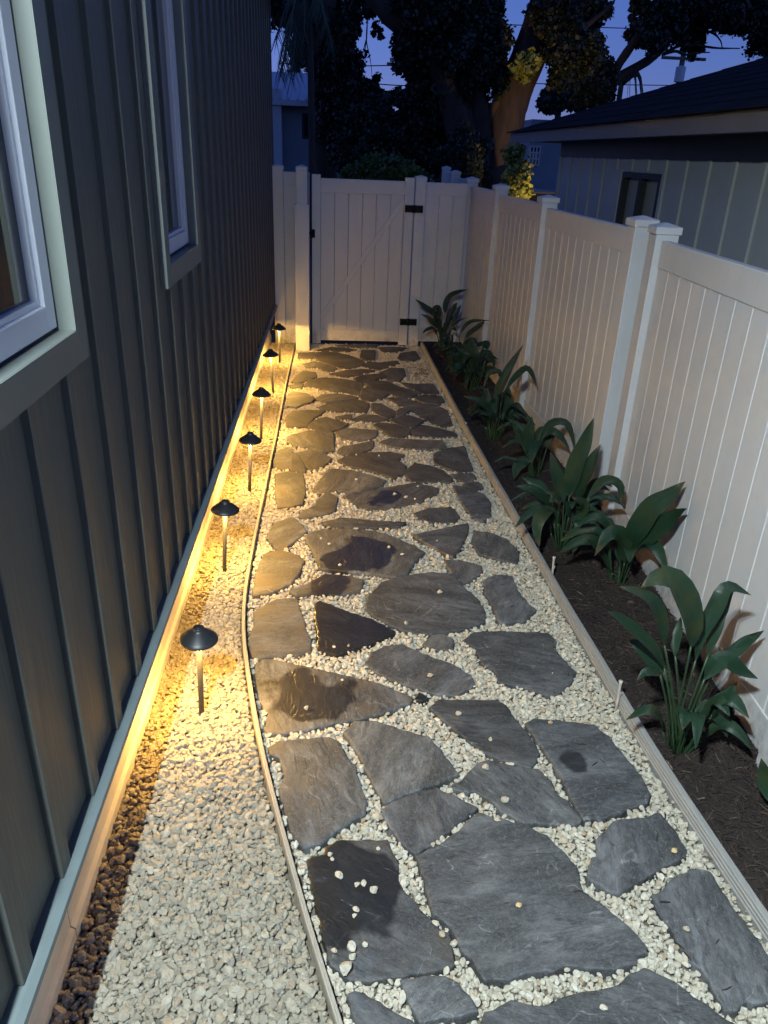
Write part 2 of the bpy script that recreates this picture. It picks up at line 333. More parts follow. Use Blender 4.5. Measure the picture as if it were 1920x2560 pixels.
# ------------------------------------------------------------------ flagstones (children of the path)
def crop(ox, oy, s, pts): return [(ox + x/s, oy + y/s) for x, y in pts]
A_ = (690,850,3.456); B_ = (660,1080,2.8603); C_ = (600,1280,2.2419); D_ = (600,1560,3.318); E_ = (1040,1560,2.592); F_ = (660,1940,2.8603); G_ = (1000,1980,2.592); H_ = (1440,1980,3.456); S_ = (1,1,1.0)
STONES = []
WETSPOT = [(1040+1020/2.592, 1560+890/2.592, .075), (660+900/2.8603, 1080+470/2.8603, .11), (600+560/3.318, 1560+610/3.318, .18), (660+610/2.8603, 1940+760/2.8603, .185), (870, 1570, .4), (600+690/2.2419, 1280+240/2.2419, .20), (600+520/2.2419, 1280+400/2.2419, .14), (600+1500/3.318, 1560+600/3.318, .3)]
def inside(p, poly):
    r = False
    for (x0, y0), (x1, y1) in zip(poly, poly[1:]+poly[:1]):
        if (y0 > p[1]) != (y1 > p[1]) and p[0] < (x1-x0)*(p[1]-y0)/(y1-y0)+x0: r = not r
    return r
def st(cr, pts, wet=0.0, brown=0.3):
    q = crop(*cr, pts) if cr is not None else pts
    w = [k for k in WETSPOT if inside(k, q)]
    STONES.append((q, w[0] if w else None, brown))
st(A_, [(200,110),(330,105),(330,140),(300,160),(200,160)], 0, .7)
st(A_, [(350,110),(420,100),(520,110),(620,130),(740,170),(765,195),(745,215),(650,235),(600,240),(530,225),(440,200),(360,170),(335,140)], 0, .8)
st(A_, [(350,88),(480,58),(620,70),(700,85),(600,98),(430,95)], 0, .7)
st(A_, [(745,85),(850,85),(845,165),(780,165),(735,140)], 0, .5)
st(A_, [(1060,150),(1080,112),(1200,95),(1235,150),(1180,172),(1090,170)], 0, .3)
st(A_, [(520,44),(700,36),(880,40),(860,60),(640,57)], 0, .4)
st(A_, [(880,62),(1010,56),(1120,66),(1060,92),(940,96)], 0, .4)
st(A_, [(240,205),(330,185),(420,205),(520,240),(500,265),(440,270),(380,240),(290,235)], 0, .7)
st(A_, [(760,225),(800,185),(900,195),(1040,180),(1060,200),(960,235),(900,255),(820,245)], 0, .6)
st(A_, [(470,290),(620,258),(760,250),(850,262),(790,282),(680,308),(600,315),(520,305)], 0, .7)
st(A_, [(680,330),(750,300),(930,290),(955,310),(860,335),(760,350),(700,352)], 0, .8)
st(A_, [(895,282),(1000,240),(1100,245),(1110,300),(1060,350),(965,342),(968,306)], 0, .4)
st(A_, [(140,360),(190,300),(240,265),(340,280),(345,315),(280,345),(180,368)], 0, .7)
st(A_, [(118,388),(230,374),(215,410),(140,408)], 0, .5)
st(A_, [(245,395),(290,350),(400,325),(520,330),(640,345),(750,370),(735,420),(715,470),(600,450),(480,440),(360,410)], 0, .8)
st(A_, [(770,370),(820,345),(960,355),(1060,400),(1240,450),(1160,490),(1060,490),(960,450),(860,415)], 0, .5)
st(A_, [(735,480),(750,420),(800,400),(900,432),(968,462),(920,495),(820,522),(750,510)], 0, .6)
st(A_, [(1080,365),(1200,380),(1350,375),(1390,430),(1400,462),(1300,462),(1240,440),(1150,410)], 0, .3)
st(A_, [(1200,485),(1290,472),(1420,480),(1450,525),(1400,550),(1290,540),(1230,515)], 0, .3)
st(A_, [(115,465),(150,445),(260,460),(330,500),(290,535),(220,550),(170,578),(105,565)], 0, .8)
st(A_, [(345,505),(400,470),(540,465),(660,480),(720,498),(640,508),(560,524),(440,538)], 0, .6)
st(A_, [(360,580),(450,550),(600,528),(690,508),(800,545),(790,600),(770,625),(640,620),(500,615),(400,600)], 0, .6)
st(A_, [(830,545),(900,545),(960,580),(1040,620),(1020,650),(970,672),(900,650),(840,600)], 0, .6)
st(A_, [(970,500),(1080,500),(1200,525),(1400,570),(1470,600),(1520,740),(1440,745),(1300,690),(1200,625),(1080,565)], 0, .3)
st(A_, [(1050,612),(1080,584),(1150,600),(1100,645),(1050,650)], 0, .4)
st(A_, [(100,650),(150,615),(280,605),(420,610),(320,670),(250,740),(160,745),(100,740)], 0, .8)
st(A_, [(525,660),(640,640),(650,670),(560,682)], 0, .6)
st(A_, [(640,690),(760,642),(880,650),(980,682),(880,704),(740,704)], 0, .5)
st(A_, [(990,690),(1060,660),(1150,650),(1280,690),(1200,735),(1130,740),(1050,720)], 0, .3)
st(A_, [(260,735),(340,690),(430,662),(520,690),(620,720),(560,760),(490,780),(440,800),(340,770)], 0, .7)
st(A_, [(850,730),(900,715),(1060,728),(1150,760),(1150,810),(1080,840),(980,820),(930,780)], 0, .6)
st(A_, [(1165,770),(1260,730),(1400,760),(1540,800),(1560,825),(1400,835),(1200,825)], 0, .3)
st(A_, [(520,790),(600,765),(750,770),(870,780),(860,830),(780,860),(640,862),(560,840)], 0, .8)
st(B_, [(170,65),(200,20),(330,-12),(490,0),(495,130),(420,140),(330,105),(240,95)], 0, .8)
st(B_, [(545,155),(560,105),(660,90),(780,62),(770,110),(700,140),(620,150)], 0, .6)
st(B_, [(830,70),(900,45),(1100,55),(1270,60),(1300,108),(1200,115),(1050,113),(920,100)], 0, .4)
st(B_, [(1225,150),(1300,120),(1430,100),(1450,170),(1490,280),(1400,280),(1300,250),(1225,215)], 0, .2)
st(B_, [(75,200),(110,130),(195,112),(186,262),(120,260),(80,240)], 0, .8)
st(B_, [(203,150),(230,150),(280,230),(290,288),(200,275)], 0, .6)
st(B_, [(260,150),(330,120),(420,150),(480,190),(420,240),(340,275),(300,230)], 0, .8)
st(B_, [(540,200),(620,160),(760,145),(900,140),(1000,160),(950,195),(1010,240),(1000,290),(930,325),(840,290),(700,255),(600,235)], 0, .6)
st(B_, [(1005,292),(1080,225),(1180,240),(1270,270),(1340,325),(1330,350),(1200,350),(1060,345)], 0, .4)
st(B_, [(1345,300),(1490,295),(1510,330),(1440,350),(1370,330)], 0, .2)
st(B_, [(1430,370),(1530,355),(1560,390),(1500,402)], 0, .2)
st(B_, [(90,300),(180,285),(270,300),(290,420),(270,505),(200,525),(110,535),(90,420)], 0, .8)
st(B_, [(355,410),(430,310),(480,265),(620,275),(760,310),(860,345),(840,370),(740,405),(640,425),(520,410),(400,430)], 0, .6)
st(B_, [(580,455),(660,432),(780,410),(940,388),(1080,365),(1240,400),(1230,440),(1120,490),(1000,520),(860,545),(740,550),(640,510)], .52, .4)
st(B_, [(1360,385),(1450,395),(1560,440),(1615,500),(1610,590),(1570,630),(1510,610),(1420,500)], 0, .1)
st(B_, [(380,490),(460,430),(520,470),(500,560),(420,590),(320,605),(250,600),(290,560),(380,520)], 0, .7)
st(B_, [(1080,580),(1180,545),(1340,535),(1390,600),(1370,640),(1200,640),(1120,620)], 0, .3)
st(B_, [(420,640),(560,610),(700,625),(850,640),(1010,645),(960,670),(800,675),(640,670),(480,670)], 0, .6)
st(C_, [(160,120),(200,60),(290,30),(340,70),(370,110),(300,160),(240,205),(205,195),(170,150)], 0, .8)
st(C_, [(365,130),(440,100),(600,90),(760,105),(870,140),(1030,220),(960,290),(930,340),(870,360),(700,335),(560,320),(450,310),(420,220)], .5, .6)
st(C_, [(980,125),(1100,100),(1275,60),(1270,110),(1220,210),(1190,245),(1120,210),(1040,165)], 0, .2)
st(C_, [(1300,170),(1320,105),(1400,115),(1490,150),(1560,220),(1550,285),(1450,260),(1350,230)], 0, .1)
st(C_, [(1150,270),(1230,270),(1350,300),(1350,330),(1280,380),(1245,400),(1190,340)], 0, .2)
st(C_, [(80,430),(110,290),(150,225),(230,212),(320,240),(355,270),(330,340),(280,400),(180,450),(80,465)], 0, .9)
st(C_, [(285,440),(380,400),(480,345),(600,355),(690,375),(670,440),(560,455),(440,450),(320,465)], .45, .7)
st(C_, [(720,470),(800,390),(900,362),(1060,340),(1190,350),(1240,410),(1330,490),(1370,560),(1370,610),(1240,650),(1080,675),(960,670),(840,620),(740,565),(710,530)], 0, .1)
st(C_, [(1370,380),(1430,350),(1520,355),(1560,450),(1620,520),(1655,545),(1600,600),(1460,620),(1420,520),(1380,450)], 0, .05)
st((600,1400,3.687), [(130,480),(220,420),(300,370),(400,347),(520,350),(545,400),(550,470),(590,560),(600,640),(650,730),(645,840),(500,865),(330,878),(120,888),(85,780),(95,700),(140,600)], .28, .8)
st(None, [(787,1508),(801,1501),(868,1528),(930,1548),(987,1578),(931,1602),(865,1625),(841,1635),(796,1620),(797,1590),(790,1548)], .85, .5)
st(D_, [(130,330),(190,282),(300,292),(460,330),(620,365),(900,430),(1140,490),(1300,560),(1430,612),(1400,660),(1180,740),(980,790),(740,830),(560,870),(380,895),(260,910),(190,870),(230,820),(230,740),(160,600),(130,480)], .55, .7)
st(D_, [(1445,622),(1490,565),(1560,605),(1500,628)], .9, 0)
st(None, [(913,1660),(931,1632),(962,1616),(1004,1611),(1040,1626),(1079,1643),(1133,1660),(1175,1687),(1188,1707),(1167,1722),(1133,1735),(1079,1730),(1052,1720),(992,1702),(947,1681)], 0, .3)
st(E_, [(50,125),(110,70),(180,65),(240,100),(235,160),(170,165),(80,150)], 0, .2)
st(E_, [(310,100),(380,50),(500,45),(850,55),(905,100),(890,150),(920,190),(1030,310),(1000,370),(920,450),(850,455),(700,405),(540,370),(510,290),(440,260),(390,160)], .2, .05)
st(E_, [(90,540),(150,490),(300,490),(520,490),(580,520),(640,610),(720,700),(800,830),(745,930),(640,900),(500,855),(400,800),(300,720),(180,620)], 0, .15)
st(E_, [(715,640),(760,612),(900,620),(1150,650),(1240,720),(1330,830),(1440,960),(1510,1080),(1500,1150),(1380,1190),(1220,1250),(1090,1260),(1045,1190),(965,1020),(885,880),(805,770)], .5, 0)
st(E_, [(205,1060),(300,1010),(400,900),(470,880),(640,920),(790,940),(875,1015),(900,1090),(1000,1165),(1068,1262),(1060,1288),(960,1295),(700,1280),(560,1210),(470,1120),(380,1080),(270,1075)], .12, 0)
st(None, [(672,1867),(700,1852),(781,1845),(823,1842),(850,1858),(865,1891),(886,1913),(897,1952),(905,1975),(915,2010),(911,2031),(870,2055),(842,2073),(800,2108),(758,2113),(737,2094),(723,2055),(698,1968),(712,1947),(711,1922),(700,1892),(679,1882)], .18, .6)
st(None, [(862,1828),(889,1803),(941,1804),(977,1816),(1022,1830),(1071,1842),(1102,1876),(1125,1907),(1146,1932),(1098,1953),(1040,1973),(992,1989),(966,2006),(950,1982),(920,1931),(901,1888)], 0, .15)
st(F_, [(320,600),(350,575),(430,565),(450,510),(520,465),(640,463),(880,460),(900,520),(940,590),(960,660),(950,740),(1000,820),(1080,910),(1200,1050),(1310,1120),(1340,1200),(1355,1330),(1320,1360),(1100,1395),(900,1430),(660,1460),(620,1440),(540,1390),(500,1350),(470,1290),(430,1150),(400,1000),(370,880),(330,700)], .58, .45)
st(F_, [(850,270),(870,210),(1000,150),(1120,105),(1240,90),(1380,150),(1520,225),(1490,250),(1390,325),(1290,405),(1190,485),(1085,545),(1010,490),(930,390)], .3, .25)
st(G_, [(108,405),(250,338),(385,248),(465,158),(512,128),(620,160),(740,190),(830,215),(950,280),(1070,400),(1140,480),(1165,580),(1180,640),(1250,690),(1340,750),(1430,830),(1530,920),(1595,1000),(1590,1035),(1530,1055),(1525,1105),(1380,1140),(1280,1145),(1160,1120),(1030,1125),(990,1155),(830,1160),(720,1200),(620,1212),(550,1210),(500,1120),(400,1010),(340,870),(220,780),(170,600),(140,470)], 0, .1)
st(H_, [(120,640),(150,570),(190,555),(185,450),(200,380),(270,330),(320,250),(540,220),(600,225),(680,180),(730,180),(800,260),(880,370),(950,490),(945,540),(820,600),(700,670),(540,760),(430,830),(360,870),(290,860),(220,800),(110,750),(105,700)], 0, 0)
st(H_, [(660,890),(760,860),(800,780),(900,720),(1000,670),(1090,660),(1160,690),(1240,820),(1340,980),(1480,1160),(1600,1330),(1680,1440),(1730,1600),(1700,1790),(1580,1815),(1480,1800),(1430,1830),(1390,1870),(1290,1870),(1240,1800),(1200,1690),(1100,1530),(980,1440),(920,1340),(850,1200),(740,1060),(690,970)], 0, 0)
st(G_, [(10,1215),(130,1200),(290,1190),(370,1240),(450,1320),(500,1415),(360,1440),(200,1465),(130,1480),(90,1400),(50,1290)], 0, 0)
st(F_, [(600,1560),(650,1545),(740,1570),(860,1650),(1000,1730),(1080,1773),(1100,1850),(1000,2000),(760,1980),(690,1800),(640,1680)], 0, 0)
st(None, [(1216,2532),(1266,2512),(1278,2501),(1347,2520),(1386,2507),(1424,2489),(1482,2478),(1521,2474),(1548,2462),(1579,2435),(1611,2420),(1642,2434),(1686,2454),(1715,2478),(1752,2501),(1787,2527),(1816,2547),(1845,2562),(1850,2640),(1700,2720),(1400,2760),(1180,2720),(1190,2600)], 0, .05)

STONE_POLY = []
def noise1(t, seed):
    return sum(math.sin(t*f + seed*k*1.7 + k)/k for k, f in ((1, 2.1), (2, 5.3), (3, 11.7), (4, 23.1)))/2.0
def build_stone(idx, pts, wet, brown):
    rs = random.Random(100+idx)
    z = 0.016 + rs.uniform(-0.004, 0.007)
    P = [np.array(ground(x, y, z)[:2]) for x, y in pts]
    area = sum(P[i][0]*P[(i+1)%len(P)][1] - P[(i+1)%len(P)][0]*P[i][1] for i in range(len(P)))
    if area < 0: P = P[::-1]
    out = []; acc = 0.0
    per = sum(np.linalg.norm(P[(i+1)%len(P)]-P[i]) for i in range(len(P)))
    step = max(0.018, per/90)
    for i in range(len(P)):
        a, c = P[i], P[(i+1)%len(P)]; L = np.linalg.norm(c-a); k = max(1, int(round(L/step)))
        nrm = np.array([c[1]-a[1], -(c[0]-a[0])])/(L+1e-9)
        for j in range(k):
            q = a + (c-a)*j/k; q = q + nrm*(0.0042*noise1((acc+L*j/k)*40, idx)); out.append(q)
        acc += L
    out = np.array(out); cen = out.mean(0); n = len(out)
    tn = np.roll(out, -3, 0) - np.roll(out, 3, 0); nn = np.stack([tn[:,1], -tn[:,0]], 1); nn /= np.linalg.norm(nn, axis=1)[:,None]+1e-9
    out = out + nn*(0.003 + 0.009*min(1.0, max(0.0, (cen[1]-2.4)/2.5)))
    STONE_POLY.append(out + nn*0.004)
    n = len(out); nrm = np.zeros_like(out)
    for i in range(n):
        t = out[(i+1)%n]-out[i-1]; nrm[i] = np.array([t[1], -t[0]])/(np.linalg.norm(t)+1e-9)
    tx, ty = rs.uniform(-0.012, 0.012), rs.uniform(-0.012, 0.012)
    def zz(p): return (p[0]-cen[0])*tx + (p[1]-cen[1])*ty
    b = MB(); rings = []
    for off, dz in ((0.004, -0.045-z), (0.002, -0.009), (0.0005, -0.0035), (-0.004, -0.0008), (-0.011, 0.0)):
        r = []
        for i in range(n):
            p = out[i] + nrm[i]*off; jag = 0.0012*noise1(i*0.9, idx+5) if dz > -0.03 else 0
            r.append(len(b.v)); b.v.append((p[0], p[1], z + dz + zz(p) + (jag if off > -0.01 else 0)))
        rings.append(r)
    for r0, r1 in zip(rings, rings[1:]):
        for i in range(n): b.f.append((r0[i], r0[(i+1)%n], r1[(i+1)%n], r1[i]))
    b.f.append(tuple(rings[-1]))
    o = b.build('flagstone', M['slate'], path, origin=(cen[0], cen[1], 0.0))
    o['wx'] = 0.0; o['wy'] = 0.0; o['wr'] = -1.0; o['brown'] = float(brown)
    if wet:
        g = ground(*wet[:2], z); o['wx'] = g[0]-cen[0]; o['wy'] = g[1]-cen[1]; o['wr'] = wet[2]
    return o
for i, (pts, wet, brown) in enumerate(STONES): build_stone(i, pts, wet, brown)

# ------------------------------------------------------------------ pebbles and mulch (scattered on points)
def stone_top(x, y): return 0.018
def proto_coll(name, meshes):
    c = bpy.data.collections.new(name)
    for i, me in enumerate(meshes):
        o = bpy.data.objects.new('%s_%02d' % (name, i), me); c.objects.link(o)
    return c
def make_pebble(seed, mat, sub=3, flat=0.72, cuts=9):
    import bmesh
    r = np.random.default_rng(seed); bm = bmesh.new(); bmesh.ops.create_icosphere(bm, subdivisions=sub, radius=0.5)
    V = np.array([v.co[:] for v in bm.verts])
    for _ in range(cuts):
        n = r.normal(size=3); n /= np.linalg.norm(n); d = r.uniform(0.27, 0.43); h = V @ n - d
        V -= np.outer(np.clip(h, 0, None)*0.94, n)
    V *= np.array([r.uniform(0.95, 1.25), r.uniform(0.75, 1.0), flat*r.uniform(0.8, 1.1)])
    V += r.normal(size=V.shape)*0.006
    for v, p in zip(bm.verts, V): v.co = p
    me = bpy.data.meshes.new('pebble'); bm.to_mesh(me); bm.free(); me.materials.append(mat); return me
def scatter(name, pts, rot, scl, pick, coll, label, cat):
    me = bpy.data.meshes.new(name); me.from_pydata([tuple(p) for p in pts], [], [])
    for nm, typ, key, arr in (('rot', 'FLOAT_VECTOR', 'vector', rot), ('scl', 'FLOAT_VECTOR', 'vector', scl), ('pick', 'INT', 'value', pick)):
        a = me.attributes.new(nm, typ, 'POINT'); a.data.foreach_set(key, np.asarray(arr).ravel())
    o = bpy.data.objects.new(name, me); COL.objects.link(o)
    g = bpy.data.node_groups.new(name + '_nodes', 'GeometryNodeTree')
    g.interface.new_socket('Geometry', in_out='INPUT', socket_type='NodeSocketGeometry'); g.interface.new_socket('Geometry', in_out='OUTPUT', socket_type='NodeSocketGeometry')
    N = g.nodes; gi = N.new('NodeGroupInput'); go = N.new('NodeGroupOutput'); ip = N.new('GeometryNodeInstanceOnPoints'); ci = N.new('GeometryNodeCollectionInfo')
    ci.inputs['Collection'].default_value = coll; ci.inputs['Separate Children'].default_value = True; ci.inputs['Reset Children'].default_value = True
    def na(nm, dt):
        x = N.new('GeometryNodeInputNamedAttribute'); x.data_type = dt; x.inputs['Name'].default_value = nm; return x.outputs['Attribute']
    e2r = N.new('FunctionNodeEulerToRotation')
    g.links.new(na('rot', 'FLOAT_VECTOR'), e2r.inputs[0]); g.links.new(e2r.outputs[0], ip.inputs['Rotation'])
    g.links.new(na('scl', 'FLOAT_VECTOR'), ip.inputs['Scale']); g.links.new(na('pick', 'INT'), ip.inputs['Instance Index'])
    ip.inputs['Pick Instance'].default_value = True
    g.links.new(gi.outputs[0], ip.inputs['Points']); g.links.new(ci.outputs[0], ip.inputs['Instance']); g.links.new(ip.outputs[0], go.inputs[0])
    md = o.modifiers.new('scatter', 'NODES'); md.node_group = g
    return tag(o, label, cat, kind='stuff')
def in_poly(px, py, poly):
    ins = np.zeros(len(px), bool); n = len(poly)
    for i in range(n):
        x0, y0 = poly[i]; x1, y1 = poly[(i+1)%n]
        c = ((y0 > py) != (y1 > py))
        if c.any():
            xi = (x1-x0)*(py-y0)/((y1-y0) if y1 != y0 else 1e-9) + x0; ins ^= c & (px < xi)
    return ins
def jitter_grid(x0, x1, y0, y1, s):
    gx, gy = np.meshgrid(np.arange(x0, x1, s), np.arange(y0, y1, s)); n = gx.size
    return gx.ravel() + RNG.uniform(-.5, .5, n)*s, gy.ravel() + RNG.uniform(-.5, .5, n)*s
def rand_rot(n, tilt=0.5): return np.stack([RNG.normal(0, tilt, n), RNG.normal(0, tilt, n), RNG.uniform(0, 6.283, n)], 1)
peb_coll = proto_coll('pebble_shapes', [make_pebble(i, M['pebble'], 3) for i in range(9)])
peb_coll_b = proto_coll('border_pebble_shapes', [make_pebble(40+i, M['pebble_border'], 3, 0.70, 9) for i in range(9)])
def path_pebbles():
    X = []; Y = []; Z = []; D = []
    for s, dmin, dmax, z0, z1, keep in ((0.0130, 0.013, 0.023, -0.014, -0.004, 0.95), (0.0165, 0.014, 0.028, -0.003, 0.009, 0.8), (0.016, 0.006, 0.011, -0.002, 0.006, 0.4), (0.040, 0.022, 0.036, 0.0, 0.010, 0.40)):
        x, y = jitter_grid(-0.45, 1.34, 0.9, 8.72, s)
        d = dmin + (dmax-dmin)*RNG.random(len(x))**1.6
        ok = (x > edge_x(EDGE_L, y)+0.014+d*.3) & (x < edge_x(EDGE_R, y)-0.012-d*.3) & (RNG.random(len(x)) < keep)
        x, y, d = x[ok], y[ok], d[ok]
        ins = np.zeros(len(x), bool)
        for poly in STONE_POLY:
            lo, hi = poly.min(0), poly.max(0); q = np.where((x > lo[0]) & (x < hi[0]) & (y > lo[1]) & (y < hi[1]))[0]
            if len(q): ins[q] |= in_poly(x[q], y[q], poly)
        k = ~ins; X.append(x[k]); Y.append(y[k]); D.append(d[k]); Z.append(RNG.uniform(z0, z1, k.sum()))
    x, y, z, d = map(np.concatenate, (X, Y, Z, D)); n = len(x)
    sc = d[:, None]*RNG.uniform(0.85, 1.15, (n, 3))
    scatter('path_pebbles', np.stack([x, y, z], 1), rand_rot(n), sc, RNG.integers(0, 9, n), peb_coll, 'cream pebbles filling the joints between the flagstones', 'pebbles')
    return n
def border_pebbles():
    X = []; Y = []; Z = []; D = []
    for s, dmin, dmax, z0, z1, keep in ((0.0125, 0.015, 0.026, -0.012, 0.0, 1.0), (0.0165, 0.016, 0.031, -0.002, 0.010, 0.85), (0.018, 0.007, 0.013, 0.000, 0.008, 0.4), (0.042, 0.026, 0.042, 0.002, 0.010, 0.45)):
        x, y = jitter_grid(-0.70, 0.25, 0.9, 8.70, s); d = dmin + (dmax-dmin)*RNG.random(len(x))**1.6
        ok = (x < edge_x(EDGE_L, y)-0.012-d*.3) & (x > SKIRT_X+0.012) & (RNG.random(len(x)) < keep)
        k = ok; X.append(x[k]); Y.append(y[k]); D.append(d[k]); Z.append(RNG.uniform(z0, z1, k.sum()))
    x, y, z, d = map(np.concatenate, (X, Y, Z, D)); n = len(x)
    sc = d[:, None]*RNG.uniform(0.85, 1.15, (n, 3))
    scatter('border_pebbles', np.stack([x, y, z], 1), rand_rot(n, .4), sc, RNG.integers(0, 9, n), peb_coll_b, 'tan pebbles around the row of path lights by the house', 'pebbles')
    return n
np_, nb_ = path_pebbles(), border_pebbles()
def make_chip(seed):
    r = random.Random(seed); b = MB(); L = 1.0; w = r.uniform(.04, .09); bend = r.uniform(-.10, .10); n = 4
    for i in range(n+1):
        u = i/n; ww = w*(1-.75*abs(2*u-1)**2.2)*r.uniform(.8, 1.2); z = bend*(1-(2*u-1)**2); y = r.uniform(-.03, .03)
        for a, c in ((-1, -.45), (1, -.45), (.7, .45), (-.7, .45)): b.v.append((u*L-.5, y + a*ww, z + c*w*.9))
    for i in range(n):
        for k in range(4): q = i*4; b.f.append((q+k, q+(k+1)%4, q+4+(k+1)%4, q+4+k))
    b.f += [(3,2,1,0), (n*4, n*4+1, n*4+2, n*4+3)]
    return b.mesh('chip', M['mulch'])
chip_coll = proto_coll('mulch_shapes', [make_chip(i) for i in range(8)])
def mulch():
    x1, y1 = jitter_grid(1.03, 1.72, 0.9, 4.3, 0.0120); x2, y2 = jitter_grid(1.03, 1.72, 4.3, 8.7, 0.022)
    x = np.concatenate([x1, x2]); y = np.concatenate([y1, y2])
    fx = np.array([fence_x(v) for v in y]); ok = (x > edge_x(EDGE_R, y)+0.026) & (x < fx+0.01); x, y = x[ok], y[ok]; n = len(x)
    z = np.array([mulch_z(a, c) for a, c in zip(x, y)]) + RNG.uniform(-.002, .012, n)
    L = 0.012 + 0.055*RNG.random(n)**2.2; t = RNG.uniform(.55, 1.2, n)*0.045/np.maximum(L, .02)*0.8
    rot = np.stack([RNG.normal(0, .6, n), RNG.normal(0, .28, n), RNG.uniform(0, 6.283, n)], 1)
    scatter('bark_mulch', np.stack([x, y, z], 1), rot, np.stack([L, L*t, L*t], 1), RNG.integers(0, 8, n), chip_coll, 'shredded dark brown bark mulch under the leafy plants', 'mulch')
    return n
nm_ = mulch()
def mulch_bits():
    n = 420; u = RNG.random(n); y = np.where(u < .40, RNG.normal(7.55, .16, n), RNG.uniform(1.2, 8.3, n)); y = np.clip(y, 1.2, 8.6)
    x = np.where(u < .40, RNG.normal(.90, .07, n), edge_x(EDGE_R, y) - .03 - np.abs(RNG.normal(0, .22, n))); x = np.minimum(x, edge_x(EDGE_R, y)-.025); x = np.maximum(x, edge_x(EDGE_L, y)+.03)
    L = .010 + .030*RNG.random(n)**2; rot = np.stack([RNG.normal(0, .4, n), RNG.normal(0, .12, n), RNG.uniform(0, 6.283, n)], 1)
    scatter('mulch_bits', np.stack([x, y, np.full(n, .0215)], 1), rot, np.stack([L, L*.9, L*.9], 1), RNG.integers(0, 8, n), chip_coll, 'stray dark mulch bits spilled over the pebbles and flagstones', 'mulch bits')
mulch_bits()
print('scatter', np_, nb_, nm_)

# loose pebbles that lie on the stones, each a thing of its own
LOOSE = [(F_, 475,565,1.0),(F_, 487,597,.8),(F_, 535,720,1.5),(F_, 665,782,1.1),(F_, 716,775,1.1),(F_, 790,822,1.6),(F_, 815,522,.8),(F_, 658,962,1.1),(F_, 646,1003,.9),(F_, 632,1230,1.6),(F_, 637,1298,1.3),(F_, 720,1210,1.0),(F_, 503,1255,.9),(F_, 580,1392,2.3),(F_, 1275,1137,1.0),
 (G_, 768,738,1.0),(G_, 680,60,1.2),(G_, 632,186,1.1),(G_, 212,346,1.0),(G_, 248,332,.9),(H_, 845,515,1.2),(H_, 950,1190,1.0),(H_, 240,1872,1.1),(D_, 548,705,1.3),(D_, 780,192,.8),(D_, 900,182,.8),(D_, 848,468,.7),(D_, 1580,432,1.3),(D_, 1450,648,.8),
 (E_, 275,585,1.2),(E_, 482,750,1.0),(E_, 870,642,1.0),(E_, 95,340,1.5),(E_, 450,938,1.5),(E_, 575,1145,1.4),(E_, 885,320,.5),(C_, 1120,453,1.4),(C_, 910,241,1.2),(C_, 835,200,1.1),(C_, 500,180,.9),(C_, 455,150,1.0),(C_, 560,300,1.1),(C_, 655,96,1.0),(C_, 1105,163,.7),(C_, 970,181,.7),(C_, 930,625,1.1),
 (B_, 935,448,1.4),(B_, 1015,471,1.5),(B_, 1080,482,.9),(B_, 660,341,1.0),(B_, 822,172,.9),(B_, 660,165,.9),(B_, 1100,391,.9)]
loose_me = [make_pebble(70+i, M['pebble'], 3, .8) for i in range(5)]; loose_or = make_pebble(80, M['pebble_orange'], 3, .8)
for i, ((ox, oy, s), x, y, k) in enumerate(LOOSE):
    d = 0.0185*k; orange = (ox, x) in ((1000, 768), (1440, 845)); me = loose_or if orange else loose_me[i % 5]
    g = ground(ox + x/s, oy + y/s, 0.022)
    o = inst('loose_pebble', me, (g[0], g[1], 0.021 + 0.30*d), None, (0, 0, i*1.3), (d, d, d))
    if orange: tag(o, 'rusty orange pebble lying on a dark slate flagstone', 'pebble', 'loose orange pebbles on the slate')
    elif k > 2: tag(o, 'largest loose cream pebble, at the corner of the wet black flagstone', 'pebble', 'loose cream pebbles on the slate')
    elif ox == 660 and oy == 1940 and x < 1000: tag(o, 'loose cream pebble lying on the wet black flagstone by the curved edging', 'pebble', 'loose cream pebbles on the slate')
    elif ox == 1000 or (ox == 660 and oy == 1940): tag(o, 'loose cream pebble at the rim of the biggest flagstone', 'pebble', 'loose cream pebbles on the slate')
    elif ox == 660: tag(o, 'loose cream pebble on a flagstone in the warm lit middle of the path', 'pebble', 'loose cream pebbles on the slate')
    elif ox == 600 and oy == 1280 and x < 1000: tag(o, 'loose cream pebble on the broad brown stained flagstone', 'pebble', 'loose cream pebbles on the slate')
    elif (ox, x) == (1040, 870): tag(o, 'cream pebble at the top rim of the flagstone with one round damp spot', 'pebble', 'loose cream pebbles on the slate')
    elif (ox, x) == (600, 548): tag(o, 'round cream pebble alone on the wedge shaped stained flagstone', 'pebble', 'loose cream pebbles on the slate')
    else: tag(o, 'loose cream pebble lying on top of a grey slate flagstone', 'pebble', 'loose cream pebbles on the slate')

# ------------------------------------------------------------------ edgings
def edging(name, line, prof, mat, label):
    ys = np.array([p[1] for p in line])[::-1]; xs = np.array([p[0] for p in line])[::-1]
    yy = np.linspace(ys[0], ys[-1], 150); xx = np.interp(yy, ys, xs); ker = np.ones(7)/7
    xs2 = np.convolve(np.pad(xx, 3, mode='edge'), ker, 'valid'); b = MB(); n = len(prof)
    for i in range(len(yy)):
        wob = 0.0025*math.sin(yy[i]*3.1) + 0.0015*math.sin(yy[i]*7.7)
        for px, pz in prof: b.v.append((xs2[i]+px, yy[i], pz + wob))
    for i in range(len(yy)-1):
        for k in range(n): b.f.append((i*n+k, i*n+(k+1)%n, (i+1)*n+(k+1)%n, (i+1)*n+k))
    b.f.append(tuple(range(n-1,-1,-1))); b.f.append(tuple((len(yy)-1)*n+k for k in range(n)))
    return tag(b.build(name, mat), label, 'edging')
